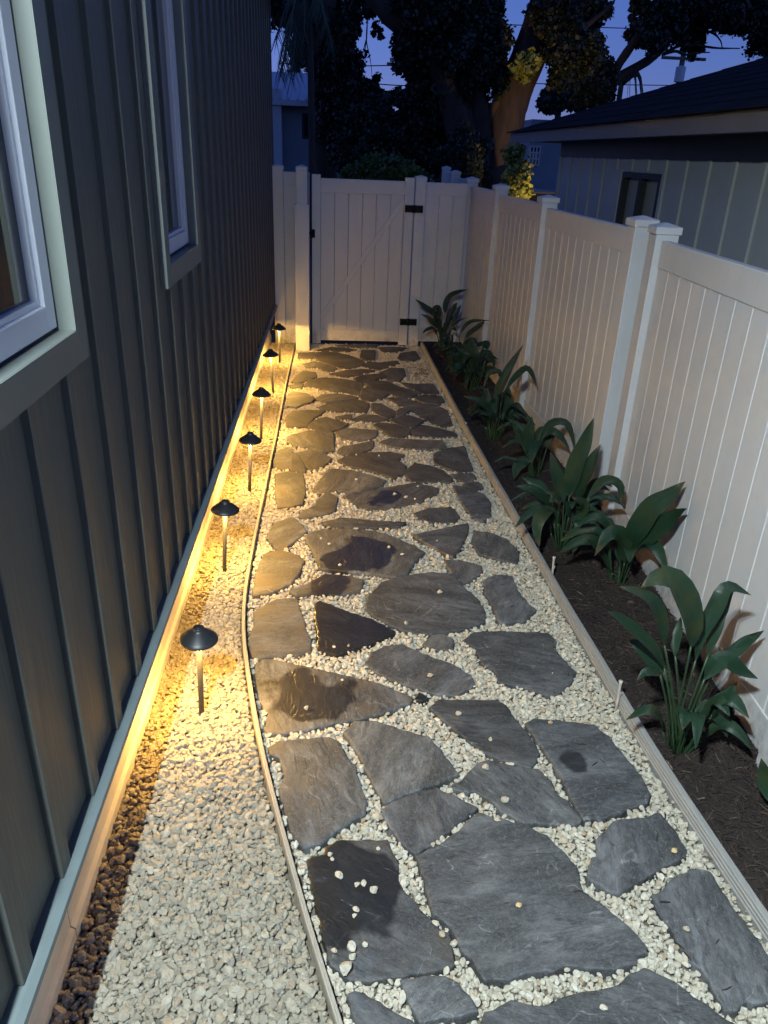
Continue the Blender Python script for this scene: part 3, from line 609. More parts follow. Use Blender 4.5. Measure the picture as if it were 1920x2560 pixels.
ribL = [(-0.010,-0.06)] + [(-0.010,0.020),(-0.010,0.034),(-0.008,0.040),(-0.0045,0.041),(-0.0035,0.0375),(-0.0010,0.0375),(0.0,0.041),(0.004,0.041),(0.005,0.0375),(0.0072,0.0375),(0.009,0.040),(0.010,0.034),(0.010,0.020)] + [(0.010,-0.06)]
def rib_right():
    p = [(-0.012, -0.06), (-0.012, 0.000)]
    for z in (0.008, 0.024, 0.040): p += [(-0.012, z), (-0.0165, z+0.003), (-0.0165, z+0.010), (-0.012, z+0.013)]
    return p + [(-0.012, 0.060), (-0.008, 0.064), (0.008, 0.064), (0.012, 0.060), (0.012, -0.06)]
edging('garden_edging', EDGE_L, [(a*.8, c) for a, c in ribL][::-1], M['edging_l'], 'thin curved edging strip between the lit pebble border and the flagstones')
edging('garden_edging', EDGE_R, rib_right()[::-1], M['edging'], 'ribbed grey edging board between the flagstones and the mulch bed')
def stake(px, py, top, label):
    g = ground(px, py, 0.03); t = at_y(top[0], top[1], g[1]); b = MB(); p0 = np.array((g[0]+.030, g[1], -0.05)); p1 = np.array((max(t[0], g[0]+.026), t[1], t[2]+.02))
    b.tube([p0, p0*.5+p1*.5+np.array((.002,0,0)), p1*.92+p0*.08, p1], [.0062, .0055, .006, .0085], 8)
    b.tube([p0*.45+p1*.55, p0*.3+p1*.7+np.array((.012,0,.004))], [.0035, .002], 6)
    tag(b.build('stake', M['stick'], smooth=True), label, 'stake')
stake(1524, 1762, (1523, 1712), 'pale wooden stake sticking up behind the ribbed edging beside the largest plant')
stake(1366, 1440, (1377, 1400), 'thin pale stake standing in the mulch behind the edging near the bushy plants')
stake(1156, 1068, (1157, 1062), 'tiny pale stake tip at the edging below the far plants')

# ------------------------------------------------------------------ house on the left
XB = -0.634; XF = -0.615; Z_BOT = 0.4415; Z_TOP = 3.42; Y0H, Y1H = -1.6, 8.95
house = tag(empty('house', (XB, 3.5, 0)), 'dark sage board-and-batten house with white windows beside the path lights', 'house')
WIN = [(0.66, 1.949), (2.974, 3.784)]; W_Z0, W_Z1, CAS = 1.511, 3.05, 0.080
def wall_mesh():
    b = MB(); xb = -0.82
    def bx(y0, y1, z0, z1): b.box(xb, XB, y0, y1, z0, z1)
    op = [(a+CAS-.012, c-CAS+.012) for a, c in WIN]; zo0, zo1 = W_Z0+CAS-.012, W_Z1-CAS+.012
    bx(Y0H, Y1H, Z_BOT, zo0); bx(Y0H, Y1H, zo1, Z_TOP); ys = [Y0H, op[0][0], op[0][1], op[1][0], op[1][1], Y1H]
    for i in (0, 2, 4): bx(ys[i], ys[i+1], zo0, zo1)
    return b
wall = wall_mesh().build('siding_wall', M['siding'], house)
bat_cache = {}
def batten(y, z0, z1):
    key = (round(z0, 3), round(z1, 3))
    if key not in bat_cache:
        b = MB(); w = 0.058; t = XF-XB; h = z1-z0; c = 0.0025
        b.prism([(0,0),(0,w),(t-c,w),(t,w-c),(t,c),(t-c,0)][::-1], (1,0,0), (0,1,0), (0,0,1), (0,0,0), h)
        bat_cache[key] = b.mesh('batten', M['siding'])
    inst('batten', bat_cache[key], (XB, y, z0), wall)
k = -9
while True:
    y = 1.033 + 0.2535*k; k += 1
    if y < Y0H: continue
    if y > Y1H-0.06: break
    hit = [w for w in WIN if y+0.058 > w[0]-.002 and y < w[1]+.002]
    if hit: batten(y, Z_BOT, W_Z0-.002); batten(y, W_Z1+.002, Z_TOP)
    else: batten(y, Z_BOT, Z_TOP)
b = MB(); b.box(-0.82, XF-.002, Y1H+.002, Y1H+.05, Z_BOT, Z_TOP); b.build('corner_board', M['siding'], house, bevel=.003)
for n_, (ya, yc) in enumerate(WIN):
    xo = -0.606; z0, z1 = W_Z0, W_Z1
    # mitred casing
    b = MB()
    oc = [(ya,z0),(yc,z0),(yc,z1),(ya,z1)]; ic = [(ya+CAS,z0+CAS),(yc-CAS,z0+CAS),(yc-CAS,z1-CAS),(ya+CAS,z1-CAS)]
    g = .0008
    for i in range(4):
        j = (i+1)%4; q = [oc[i], oc[j], ic[j], ic[i]]
        cy_ = sum(p[0] for p in q)/4; cz_ = sum(p[1] for p in q)/4
        q = [(p[0] + g*(1 if p[0] < cy_ else -1), p[1] + g*(1 if p[1] < cz_ else -1)) for p in q]
        b.prism(q, (0,1,0), (0,0,1), (1,0,0), (XB+.001,0,0), xo-XB-.001)
    w = b.build('window', M['trim'], house)
    jb = MB(); t = .012
    jy0, jy1, jz0, jz1 = ya+CAS, yc-CAS, z0+CAS, z1-CAS
    for q in ((jy0-t, jy0, jz0-t, jz1+t), (jy1, jy1+t, jz0-t, jz1+t), (jy0+.0005, jy1-.0005, jz0-t, jz0), (jy0+.0005, jy1-.0005, jz1, jz1+t)):
        jb.box(-0.72, xo-.003, *q[:2], *q[2:])
    jb.build('jamb', M['trim'], w)
    gk = MB(); e = .010
    for q in ((jy0, jy0+e, jz0, jz1), (jy1-e, jy1, jz0, jz1), (jy0+e, jy1-e, jz0, jz0+e), (jy0+e, jy1-e, jz1-e, jz1)): gk.box(-0.70, -0.652, *q)
    gk.build('gasket', M['gasket'], w)
    sb = MB(); fw = .058; a0, a1, c0, c1 = jy0+e, jy1-e, jz0+e, jz1-e
    for q in ((a0, a0+fw, c0, c1), (a1-fw, a1, c0, c1), (a0+fw, a1-fw, c0, c0+fw), (a0+fw, a1-fw, c1-fw, c1)): sb.box(-0.70, -0.645, *q)
    s2 = .014
    for q in ((a0+fw, a0+fw+s2, c0+fw, c1-fw), (a1-fw-s2, a1-fw, c0+fw, c1-fw), (a0+fw+s2, a1-fw-s2, c0+fw, c0+fw+s2), (a0+fw+s2, a1-fw-s2, c1-fw-s2, c1-fw)): sb.box(-0.70, -0.655, *q)
    sb.build('sash', M['sash'], w, bevel=.002)
    pb = MB(); pb.box(-0.690, -0.672, a0+fw+s2-.002, a1-fw-s2+.002, c0+fw+s2-.002, c1-fw-s2+.002); pb.build('pane', M['glass'], w)
# drip flashing, stem wall, soffit
b = MB(); b.prism([(XB-.03, Z_BOT-.004), (-0.608, Z_BOT-.004), (-0.592, Z_BOT-.012), (-0.590, Z_BOT-.026), (-0.594, Z_BOT-.026), (-0.596, Z_BOT-.018), (-0.61, Z_BOT-.012), (XB-.03, Z_BOT-.012)][::-1], (1,0,0), (0,0,1), (0,1,0), (0,Y0H,0), Y1H-Y0H)
b.build('drip_flashing', M['flash'], house)
b = MB(); b.box(-0.82, -0.60, Y0H, Y1H, Z_BOT-.028, Z_BOT-.013); b.build('siding_sill', M['siding'], house)
ys = [Y0H, 1.45, 3.68, 5.9, 8.1, Y1H]
for a, c in zip(ys, ys[1:]):
    b = MB(); b.prism([(-0.82,-.15),(SKIRT_X+.012,-.15),(SKIRT_X+.012,.045),(SKIRT_X+.004,.052),(SKIRT_X,.055),(SKIRT_X,Z_BOT-.03),(-0.82,Z_BOT-.03)][::-1], (1,0,0), (0,0,1), (0,1,0), (0,a+.002,0), c-a-.004)
    b.build('skirt_board', M['skirt'], house)
b = MB(); b.box(-0.82, -0.17, Y0H, Y1H+.35, Z_TOP+.002, Z_TOP+.025); b.build('soffit', M['soffit'], house)
b = MB(); b.box(-0.168, -0.14, Y0H, Y1H+.35, Z_TOP-.03, Z_TOP+.16); b.build('fascia', M['trim'], house)
b = MB(); b.prism([(-0.12,Z_TOP+.10),(-0.12,Z_TOP+.13),(-3.5,Z_TOP+1.45),(-3.5,Z_TOP+1.40)], (1,0,0), (0,0,1), (0,1,0), (0,Y0H,0), Y1H+.40-Y0H); b.build('roof', M['roof'], house)
b = MB(); b.box(-6.0, -0.83, Y0H, Y1H-.01, -0.15, Z_TOP); b.build('wall_core', M['siding'], house)

# floodlight under the soffit (above and behind the camera; its light and shadows are what the photo shows)
FL = (-0.580, -0.14, 3.24)
fl = tag(empty('floodlight', FL), 'white twin-head floodlight fixed under the house soffit', 'floodlight')
b = MB(); b.lathe([(0.0,Z_TOP-FL[2]-.001),(.055,Z_TOP-FL[2]-.001),(.055,Z_TOP-FL[2]-.03),(.02,Z_TOP-FL[2]-.045),(.0,Z_TOP-FL[2]-.045)], 24, FL); b.build('mount', M['white_metal'], fl, smooth=True)
for s_, (dx, dy) in enumerate(((0.0, -0.085), (0.0, 0.085))):
    c = np.array(FL) + (dx, dy, 0); aim = np.array((0.30, 0.24, -0.92)); aim /= np.linalg.norm(aim)
    b = MB(); b.tube([np.array(FL)+(0,0,Z_TOP-FL[2]-.04), c + (0,0,.06), c - aim*.05], [.012,.012,.016], 10)
    b.tube([c - aim*.06, c - aim*.02, c + aim*.015], [.018, .028, .030], 20); h = b.build('lamp_head', M['white_metal'], fl, smooth=True)
    b = MB(); b.tube([c + aim*.0155, c + aim*.018], [.027, .025], 20); b.build('lens', M['flood_lens'], h)
    ld = bpy.data.lights.new('flood_beam', 'SPOT'); ld.energy = FLOOD_W; ld.color = FLOOD_COL; ld.spot_size = rad(156); ld.spot_blend = 1.0; ld.shadow_soft_size = 0.03
    lo = bpy.data.objects.new('flood_beam', ld); COL.objects.link(lo); lo.parent = fl; lo.location = Vector(c + np.array((-.004, 0, -.06))) - Vector(FL)
    lo.rotation_euler = Vector(aim).to_track_quat('-Z', 'Y').to_euler()

# ------------------------------------------------------------------ path lights
def make_path_light():
    r = empty('path_light', (0,0,0))
    b = MB(); b.tube([(0,0,-.06),(0,0,.02),(0,0,.352)], [.0108,.0108,.0108], 14); b.build('stem', M['black'], r, smooth=True)
    b = MB(); b.lathe([(0.0,.406),(.0165,.406),(.0195,.4050),(.0205,.402),(.0205,.396),(.027,.392),(.045,.379),(.060,.367),(.0695,.358),(.0712,.353),(.0705,.350),(.067,.352),(.058,.360),(.040,.373),(.018,.384),(.0,.386)], 40)
    sh = b.build('lamp_shade', M['black'], r, smooth=True)
    b = MB(); b.lathe([(0.0,.4075),(.0105,.4075),(.0120,.4070),(.0120,.405),(.0,.405)], 20); b.build('finial', M['black'], sh, smooth=True)
    b = MB(); b.lathe([(.0,.3555),(.028,.3555),(.032,.3575),(.032,.366),(.0,.366)], 24); b.build('lens', M['lens'], r)
    ld = bpy.data.lights.new('lamp_glow', 'SPOT'); ld.spot_size = rad(172); ld.spot_blend = 0.12; ld.shadow_soft_size = 0.019; ld.energy = PATH_W; ld.color = PATH_COL
    lo = bpy.data.objects.new('lamp_glow', ld); COL.objects.link(lo); lo.parent = r; lo.location = (0,0,.3440)
    return r
LAMPS = [((-0.491,2.380),(0.014,0.0)), ((-0.545,3.503),(0.025,0)), ((-0.513,4.520),(0.02,0)), ((-0.522,5.513),(0.016,0)), ((-0.515,6.718),(-0.016,0)), ((-0.524,7.825),(0.0,0))]
ordn = ['farthest from the gate, beside the curve of the edging', 'fifth of the row counted from the gate', 'fourth of the row counted from the gate', 'third of the row counted from the gate', 'second of the row counted from the gate', 'closest to the gate, beside the sleeved white post']
proto = make_path_light()
for i, ((x, y), (lx, ly)) in enumerate(LAMPS):
    o = proto if i == 0 else copy_tree(proto)
    o.location = (x, y, 0.0); o.rotation_euler = (0, lx/0.41, i*0.0)
    tag(o, 'black mushroom path light ' + ordn[i], 'path light', 'path lights along the house')

# ------------------------------------------------------------------ vinyl fences
def post_mesh(w, h, capw, name='post'):
    b = MB(); b.box(-w/2, w/2, -w/2, w/2, -0.25, h-.034); return b.mesh(name, M['vinyl'])
def cap_mesh(w, h):
    b = MB(); c = w/2
    b.box(-c, c, -c, c, h-.0345, h)
    k = c*.86; t = h+.018
    b.add([(-c,-c,h+.0003),(c,-c,h+.0003),(c,c,h+.0003),(-c,c,h+.0003),(-k*.15,-k*.15,t),(k*.15,-k*.15,t),(k*.15,k*.15,t),(-k*.15,k*.15,t)], [(0,1,5,4),(1,2,6,5),(2,3,7,6),(3,0,4,7),(4,5,6,7)])
    return b.mesh('post_cap', M['vinyl'])
def add_post(parent, x, y, h, rz, w=.118, capw=.134):
    o = inst('post', post_mesh(w, h, capw), (x, y, 0), parent, (0,0,rz)); bv = o.modifiers.new('bevel', 'BEVEL'); bv.width = .004; bv.segments = 2
    c = inst('post_cap', cap_mesh(capw, h), (x, y, 0), o); return o
def add_panel(parent, p0, p1, ztop, bw=0.152, rail=0.135, zbot=0.05, phase=0.0, brail=0.15):
    """boards between rails from p0 to p1 (centre line, between posts)"""
    p0 = np.array(p0, float); p1 = np.array(p1, float); d = p1-p0; L = np.linalg.norm(d); d /= L; nrm = np.array([-d[1], d[0]]); rz = math.atan2(d[1], d[0])
    b = MB(); a3 = (d[0], d[1], 0); n3 = (nrm[0], nrm[1], 0); c = (p0+p1)/2
    b.obox((c[0], c[1], ztop-rail/2), (a3, n3, (0,0,1)), (L/2, .022, rail/2))
    pan = b.build('top_rail', M['vinyl'], parent, bevel=.004, origin=(c[0], c[1], 0))
    b = MB(); b.obox((c[0], c[1], zbot+brail/2), (a3, n3, (0,0,1)), (L/2, .022, brail/2)); b.build('bottom_rail', M['vinyl'], pan, bevel=.004)
    u = phase
    h = ztop-rail-zbot-brail+.04; me = {}
    while u < L-.01:
        w = min(bw, L-u); key = round(w, 3)
        if key not in me:
            q = MB(); g = .0045; t = .0165
            q.prism([(0.0006,-t+g),(g,-t),(w-g,-t),(w-.0006,-t+g),(w-.0006,t-g),(w-g,t),(g,t),(.0006,t-g)], (1,0,0), (0,1,0), (0,0,1), (0,0,0), h); me[key] = q.mesh('board', M['vinyl'])
        pos = p0 + d*u; inst('board', me[key], (pos[0], pos[1], zbot+brail-.02), pan, (0,0,rz)); u += bw
    return pan
# far run A .. E along the mulch bed
run = [((1.62,4.25),1.729), ((1.557,6.004),1.747), ((1.502,7.52),1.769), ((1.453,8.85),1.788)]
fA = tag(empty('privacy_fence', (1.68, 4.31, 0)), 'white vinyl privacy fence run of three panels ending at the gate wall', 'fence', 'white vinyl fences')
cs = []
for (x, y), z in run:
    rz = math.atan2(-0.0363, 1)*-1 + 0; add_post(fA, x+.06, y+.06, z, 0.036); cs.append((x+.06, y+.06, z))
for (x0,y0,z0), (x1,y1,z1) in zip(cs, cs[1:]):
    d = np.array([x1-x0, y1-y0]); d /= np.linalg.norm(d); add_panel(fA, (x0+d[0]*.058, y0+d[1]*.058), (x1-d[0]*.058, y1-d[1]*.058), (z0+z1)/2-.062)
# near run
fB = tag(empty('privacy_fence', (1.74, 4.08, 0)), 'white vinyl privacy fence beside the largest plants, set slightly back from its neighbour', 'fence', 'white vinyl fences')
def nc(y): return (near_x(y)+.022, y)
pb_ = nc(4.085); add_post(fB, pb_[0]+.005, pb_[1], 1.712, -0.054)
for ya, yc in ((4.025, 2.02), (1.90, -0.1)):
    a, c = nc(ya), nc(yc); add_panel(fB, a, c, 1.648, 0.1587, .135, phase=.0)
for y in (1.96, -.16): q = nc(y); add_post(fB, q[0], q[1], 1.712, -0.054)
# back fence beside the gate
YB = 8.74
fC = tag(empty('privacy_fence', (-0.56, YB, 0)), 'short white fence piece between the house corner and the gate', 'fence', 'white vinyl fences')
add_post(fC, -0.567, YB+.02, 1.842, 0); add_panel(fC, (-0.508, YB+.03), (-0.232, YB+.03), 1.79, .152, .13, .0, brail=.21)
fD = tag(empty('privacy_fence', (0.944, YB, 0)), 'white fence piece between the gate hinge post and the corner by the plants', 'fence', 'white vinyl fences')
add_post(fD, 0.944, YB+.04, 1.787, 0, .118, .122); add_panel(fD, (1.004, YB+.04), (1.455, YB+.06), 1.739, .15, .13)
# sleeved post in front of the gate
sp_ = tag(empty('gate_post', (-0.303, 8.43, 0)), 'glossy white gate post wearing a wider plastic sleeve up to chest height', 'post')
b = MB(); b.box(-0.303-.056, -0.303+.056, 8.43-.056, 8.43+.056, -.2, 1.815); o = b.build('post', M['gloss_vinyl'], sp_, bevel=.004)
inst('post_cap', cap_mesh(.116, 1.849), (-0.303, 8.43, 0), o)
b = MB(); b.box(-0.306-.075, -0.306+.075, 8.43-.075, 8.43+.075, -.02, 1.502); b.build('sleeve', M['gloss_vinyl'], sp_, bevel=.007)
# gate
ga = tag(empty('gate', (0.33, YB, 0)), 'white vinyl garden gate with diagonal brace and black hinges', 'gate')
def gbox(name, x0, x1, z0, z1, y0=YB-.028, y1=YB+.028, mat='vinyl_gate', parent=ga, bevel=.004):
    b = MB(); b.box(x0, x1, y0, y1, z0, z1); return b.build(name, M[mat], parent, bevel=bevel)
gbox('stile', -0.209, -0.116, 0.012, 1.778); gbox('stile', 0.773, 0.8725, 0.012, 1.778)
gbox('top_rail', -0.1155, 0.7725, 1.605, 1.742, YB-.022, YB+.022); gbox('bottom_rail', -0.1155, 0.7725, 0.048, 0.171, YB-.022, YB+.022)
for x0, x1 in zip((-0.115, .035, .182, .330, .478, .627), (.035, .182, .330, .478, .627, .772)):
    b = MB(); g = .004; w = x1-x0; b.prism([(.0006,-.012+g),(g,-.012),(w-g,-.012),(w-.0006,-.012+g),(w-.0006,.012),(.0006,.012)], (1,0,0), (0,1,0), (0,0,1), (x0,YB,.16), 1.46); b.build('board', M['vinyl_gate'], ga)
p0, p1 = np.array((-0.114, .290)), np.array((.772, 1.560)); d = (p1-p0)/np.linalg.norm(p1-p0)
b = MB(); b.obox(((p0[0]+p1[0])/2, YB-.019, (p0[1]+p1[1])/2), ((d[0],0,d[1]), (0,1,0), (-d[1],0,d[0])), (np.linalg.norm(p1-p0)/2-.02, .0065, .026)); b.build('brace', M['vinyl_gate'], ga, bevel=.002)
def hinge(zc, xc):
    b = MB(); y = YB-.032
    for s in (-1, 1):
        cx = xc + s*.052
        poly = [(-.044,-.034),(-.028,-.040),(-.015,-.032),(0,-.040),(.016,-.032),(.030,-.040),(.044,-.034),(.044,.034),(.030,.040),(.016,.032),(0,.040),(-.015,.032),(-.028,.040),(-.044,.034)]
        b.prism(poly, (1,0,0), (0,0,1), (0,-1,0), (cx, y, zc), .006)
        for bx_ in (-.024, .022):
            for bz in (-.018, .018): b.tube([(cx+bx_, y-.005, zc+bz), (cx+bx_, y-.011, zc+bz)], [.007,.005], 8)
    b.tube([(xc, y-.008, zc-.040), (xc, y-.008, zc+.040)], .008, 10)
    b.build('hinge', M['iron'], ga)
hinge(1.474, .878); hinge(.278, .876)
b = MB(); b.box(-.222, -.176, YB-.05, YB-.029, 1.153, 1.235); b.box(-.236, -.205, YB-.045, YB-.036, 1.185, 1.205); b.tube([(-.199, YB-.05, 1.19), (-.199, YB-.062, 1.19)], .009, 10); b.build('latch', M['iron'], ga)

# fence continuing behind the gate wall
fE = tag(empty('privacy_fence', (2.05, 13.0, 0)), 'white vinyl fence posts showing over the back fence under the tree', 'fence', 'white vinyl fences')
qa = at_y(1116, 418, 13.2); qb = at_y(1139, 429, 10.8); add_post(fE, qa[0], 13.2, qa[2], 0); add_post(fE, qb[0], 10.8, qb[2], 0)
add_panel(fE, (qa[0], 13.1), (qb[0], 10.9), min(qa[2], qb[2])-.05); qc = at_y(1170, 454, 9.1); add_panel(fE, (qb[0]+.01, 10.7), (1.53, 9.0), qb[2]-.06)

# ------------------------------------------------------------------ aspidistra plants
def bez(P, n):
    """Catmull-Rom through points"""
    P = [np.array(p, float) for p in P]; Q = [2*P[0]-P[1]] + P + [2*P[-1]-P[-2]]; out = []
    seg = len(P)-1
    for k in range(n+1):
        u = k/n*seg; i = min(int(u), seg-1); t = u-i; a, b_, c, d_ = Q[i], Q[i+1], Q[i+2], Q[i+3]
        out.append(.5*((2*b_) + (-a+c)*t + (2*a-5*b_+4*c-d_)*t*t + (-a+3*b_-3*c+d_)*t**3))
    return out
def make_leaf(plant, stalk, blade, width, face):
    """stalk and blade are 3D midlines; face is the direction the upper side looks to"""
    st_ = bez(stalk, 6); L = MB(); L.tube(st_, [0.0048]*3 + [0.0040]*4, 6)
    mid = bez(blade, 12); n = len(mid); fv = np.array(face, float); fv /= np.linalg.norm(fv)
    b = MB(); uv = []
    prof = [.10, .42, .70, .88, .98, 1.0, .98, .92, .82, .68, .50, .28, .02]
    for i, p in enumerate(mid):
        t = mid[min(i+1, n-1)] - mid[max(i-1, 0)]; t /= np.linalg.norm(t)+1e-9
        s = np.cross(t, fv); s /= np.linalg.norm(s)+1e-9; u = np.cross(s, t)
        w = width/2*prof[i]; wob = 0.05*math.sin(i*1.3+width*300)
        for a, lift in ((-1, .30), (-.55, .11), (0, 0), (.55, .11), (1, .30)):
            b.v.append(tuple(p + s*w*a*(1+wob*a) + u*w*(lift + .06*math.sin(i*1.1+a*2)))); uv.append(((a+1)/2, i/(n-1)))
    for i in range(n-1):
        for k in range(4): q = i*5+k; b.f.append((q, q+1, q+6, q+5))
    lf = b.build('leaf', M['leaf'], plant, smooth=True)
    lay = lf.data.uv_layers.new(name='UVMap')
    for lp in lf.data.loops: lay.data[lp.index].uv = uv[lp.vertex_index]
    L.build('stalk', M['petiole'], lf, smooth=True)
def plant_from(name_label, cr, base, leaves, zoff=0.0, scatter_=0.03, seed=0, extra=6):
    r = random.Random(seed); bx, by = crop(*cr, [base])[0]; zb = 0.045
    g = ground(bx, by, zb); Yb = min(g[1], 8.42); g = at_y(bx, by, Yb)
    g = (min(g[0], fence_x(Yb)-.10), Yb, mulch_z(g[0], Yb))
    p = tag(empty('aspidistra_plant', g), name_label, 'plant', 'broad-leaved plants along the fence')
    for pts, w, dy in leaves:
        q = crop(*cr, pts); m_ = len(q); P3 = []
        for i, (x, y) in enumerate(q):
            Y = Yb + dy*(i/(m_-1)); X = at_y(x, y, Y)
            for _ in range(24):
                if X[0] > fence_x(X[1])-.035: Y -= .035; X = at_y(x, y, Y)
                else: break
            zmin = mulch_z(min(max(X[0], edge_x(EDGE_R, Y)), fence_x(Y)), Y)+.012
            for _ in range(24):
                if X[2] < zmin and i > 0: Y += .03; X = at_y(x, y, Y)
                else: break
            P3.append(np.array(X))
        st0 = np.array((g[0] + r.uniform(-.03, .03), g[1] + r.uniform(-.03, .03), g[2]-.02))
        ns = 2 if m_ > 3 else 1
        stalk = [st0] + ([P3[1]*.5 + st0*.5 + np.array((0,0,.03)), P3[1]] if ns == 2 else [P3[0]*.3+st0*.7, P3[0]])
        blade = P3[1:] if ns == 2 else P3
        if len(blade) < 2: continue
        face = (-0.35 + r.uniform(-.4, .4), -0.75 + r.uniform(-.3, .3), 0.75)
        wm = w/cr[2]*(Yb*.902+.4256*(CAM_H-.4))/F_PX
        make_leaf(p, stalk, blade, wm, face)
    for k_ in range(extra):
        a = r.uniform(0, 6.283); L_ = r.uniform(.20, .38); ln = r.uniform(.12, .75); hgt = r.uniform(.10, .24); dx, dy_ = math.cos(a), math.sin(a)*.8
        b0 = np.array((g[0]+dx*.03, g[1]+dy_*.03, g[2]-.02)); t0 = b0 + np.array((dx*.05, dy_*.05, hgt))
        m1 = t0 + np.array((dx*L_*.35*ln, dy_*L_*.35*ln, L_*.33)); m2 = m1 + np.array((dx*L_*.45*ln, dy_*L_*.45*ln, L_*(.30-.5*ln))); tip = m2 + np.array((dx*L_*.25, dy_*L_*.25, -L_*.30*ln))
        Q = [t0, m1, m2, tip]
        if any(q[0] > fence_x(q[1])-.03 or q[1] > 8.66 for q in Q): continue
        make_leaf(p, [b0, b0*.5+t0*.5, t0], Q, r.uniform(.045, .075), (-dx*.4-.2, -dy_*.4-.4, 1.0))
    return p
K1 = (1400,1200,2.95)
plant_from('largest broad-leaved plant with a wide arching leaf, beside the pale stake', K1, (880,1960), [
 ([(900,1950),(965,1230),(985,1080),(930,900),(830,730),(700,730),(600,790)], 190, -.10),
 ([(870,1950),(770,1220),(750,1060),(680,900),(570,830),(440,785)], 115, -.12),
 ([(850,1930),(770,1390),(690,1240),(530,1090),(430,1010),(350,970)], 95, -.10),
 ([(850,1930),(765,1420),(680,1310),(590,1230),(510,1180)], 130, .05),
 ([(850,1930),(740,1440),(680,1410),(620,1420),(565,1475)], 70, -.05),
 ([(930,1930),(1000,1330),(1040,1130),(1130,960),(1190,830),(1270,790),(1410,850)], 130, .05),
 ([(960,1930),(1090,1300),(1150,1060),(1200,920),(1290,780)], 120, .12),
 ([(960,1930),(1065,1470),(1140,1370),(1230,1320),(1330,1400),(1460,1465)], 135, -.05),
 ([(970,1930),(1180,1340),(1260,1280),(1390,1180),(1505,1110)], 100, .12),
 ([(950,1930),(1005,1690),(1090,1690),(1170,1740),(1235,1900)], 140, -.10),
 ([(960,1930),(1050,1720),(1140,1660),(1230,1590),(1310,1490)], 115, .10),
 ([(900,1930),(850,1300),(845,1200),(870,1100),(890,1010)], 80, .10)], seed=1, extra=6)
plant_from('plant with two long leaves reaching up along the near fence panel', K1, (430,770), [
 ([(440,760),(525,500),(560,390),(660,230),(800,120),(925,10)], 170, -.22),
 ([(450,760),(540,510),(620,430),(740,340),(840,270),(935,210)], 150, -.28),
 ([(420,760),(440,600),(470,480),(430,400),(350,410),(255,560)], 140, -.12),
 ([(410,760),(380,690),(330,580),(270,510),(190,410)], 60, -.05),
 ([(400,780),(430,880),(400,860),(350,820),(295,775)], 60, -.10),
 ([(440,780),(470,900),(500,860),(520,900),(530,960)], 60, -.08),
 ([(410,780),(390,900),(360,860),(330,880),(320,950)], 80, -.10),
 ([(430,760),(450,620),(450,540),(440,470),(430,410)], 90, .05)], seed=2, extra=7)
K3 = (1180,980,4.366)
plant_from('bushy plant with upright leaves at the double fence post', K3, (990,1690), [
 ([(1000,1650),(1060,1150),(1090,960),(1170,720),(1260,500),(1330,280)], 200, -.05),
 ([(1050,1650),(1150,1180),(1200,1010),(1300,800),(1405,570)], 200, -.10),
 ([(960,1650),(1000,1200),(960,1050),(900,850),(855,650)], 170, .05),
 ([(950,1650),(870,1260),(800,1170),(690,1080),(560,1040),(470,1030)], 110, -.10),
 ([(960,1650),(900,1300),(830,1290),(760,1350),(710,1500),(735,1690)], 160, -.20),
 ([(1040,1650),(1100,1440),(1180,1400),(1170,1560),(1095,1770)], 150, -.18),
 ([(1060,1650),(1130,1420),(1250,1410),(1360,1480),(1440,1600)], 90, -.15),
 ([(1080,1650),(1280,1150),(1400,1000),(1530,970),(1620,1050),(1625,1210)], 130, -.05),
 ([(970,1650),(860,1120),(750,1030),(640,980),(540,930)], 100, .08),
 ([(1040,1650),(1200,1340),(1270,1280),(1350,1290),(1450,1480)], 50, -.10),
 ([(1030,1650),(1120,1380),(1190,1300),(1210,1220),(1090,1150)], 150, -.12),
 ([(1060,1650),(1250,1210),(1310,1170),(1380,1155),(1450,1190)], 40, -.1),
 ([(960,1650),(760,1110),(640,1100),(540,1130),(400,1200)], 50, -.15)], seed=3, extra=14)
plant_from('sparse plant with a looping leaf in front of the middle fence panel', K3, (690,920), [
 ([(690,900),(620,660),(605,560),(630,410),(655,265)], 140, .0),
 ([(690,900),(740,560),(800,420),(900,335),(1020,340),(1080,450),(1120,640)], 100, -.10),
 ([(690,900),(770,500),(850,430),(950,470),(1070,630)], 90, -.12),
 ([(680,900),(560,600),(520,480),(470,360),(400,300)], 80, .0),
 ([(680,900),(640,760),(560,760),(490,830),(455,960)], 130, -.10),
 ([(670,900),(580,760),(460,745),(350,725),(235,770)], 55, -.12),
 ([(700,900),(690,620),(710,500),(745,420),(775,370)], 90, .06),
 ([(700,900),(640,1000),(600,980),(570,960),(540,920)], 100, -.05)], seed=4, extra=14)
K5 = (1000,680,2.963)
plant_from('dark plant with one raised blade before the middle fence post', K5, (690,1240), [
 ([(690,1240),(740,1090),(770,1040),(790,950),(800,840)], 140, .0),
 ([(690,1240),(715,960),(740,870),(810,720),(915,535)], 85, -.05),
 ([(700,1240),(780,880),(850,780),(930,715),(980,760),(1010,850)], 50, -.05),
 ([(680,1240),(690,1050),(630,990),(560,950),(470,920)], 65, -.08),
 ([(690,1240),(720,1100),(680,1070),(605,1050)], 80, -.08),
 ([(720,1240),(820,1070),(860,1030),(905,995)], 90, .0),
 ([(690,1240),(760,780),(720,740),(660,760),(620,850)], 55, -.06),
 ([(710,1240),(800,1090),(870,1150),(910,1260)], 65, -.08),
 ([(680,1240),(650,1060),(640,950),(650,860)], 80, .05), ([(670,1240),(690,1050),(720,960),(700,880)], 90, .03)], seed=5, extra=18)
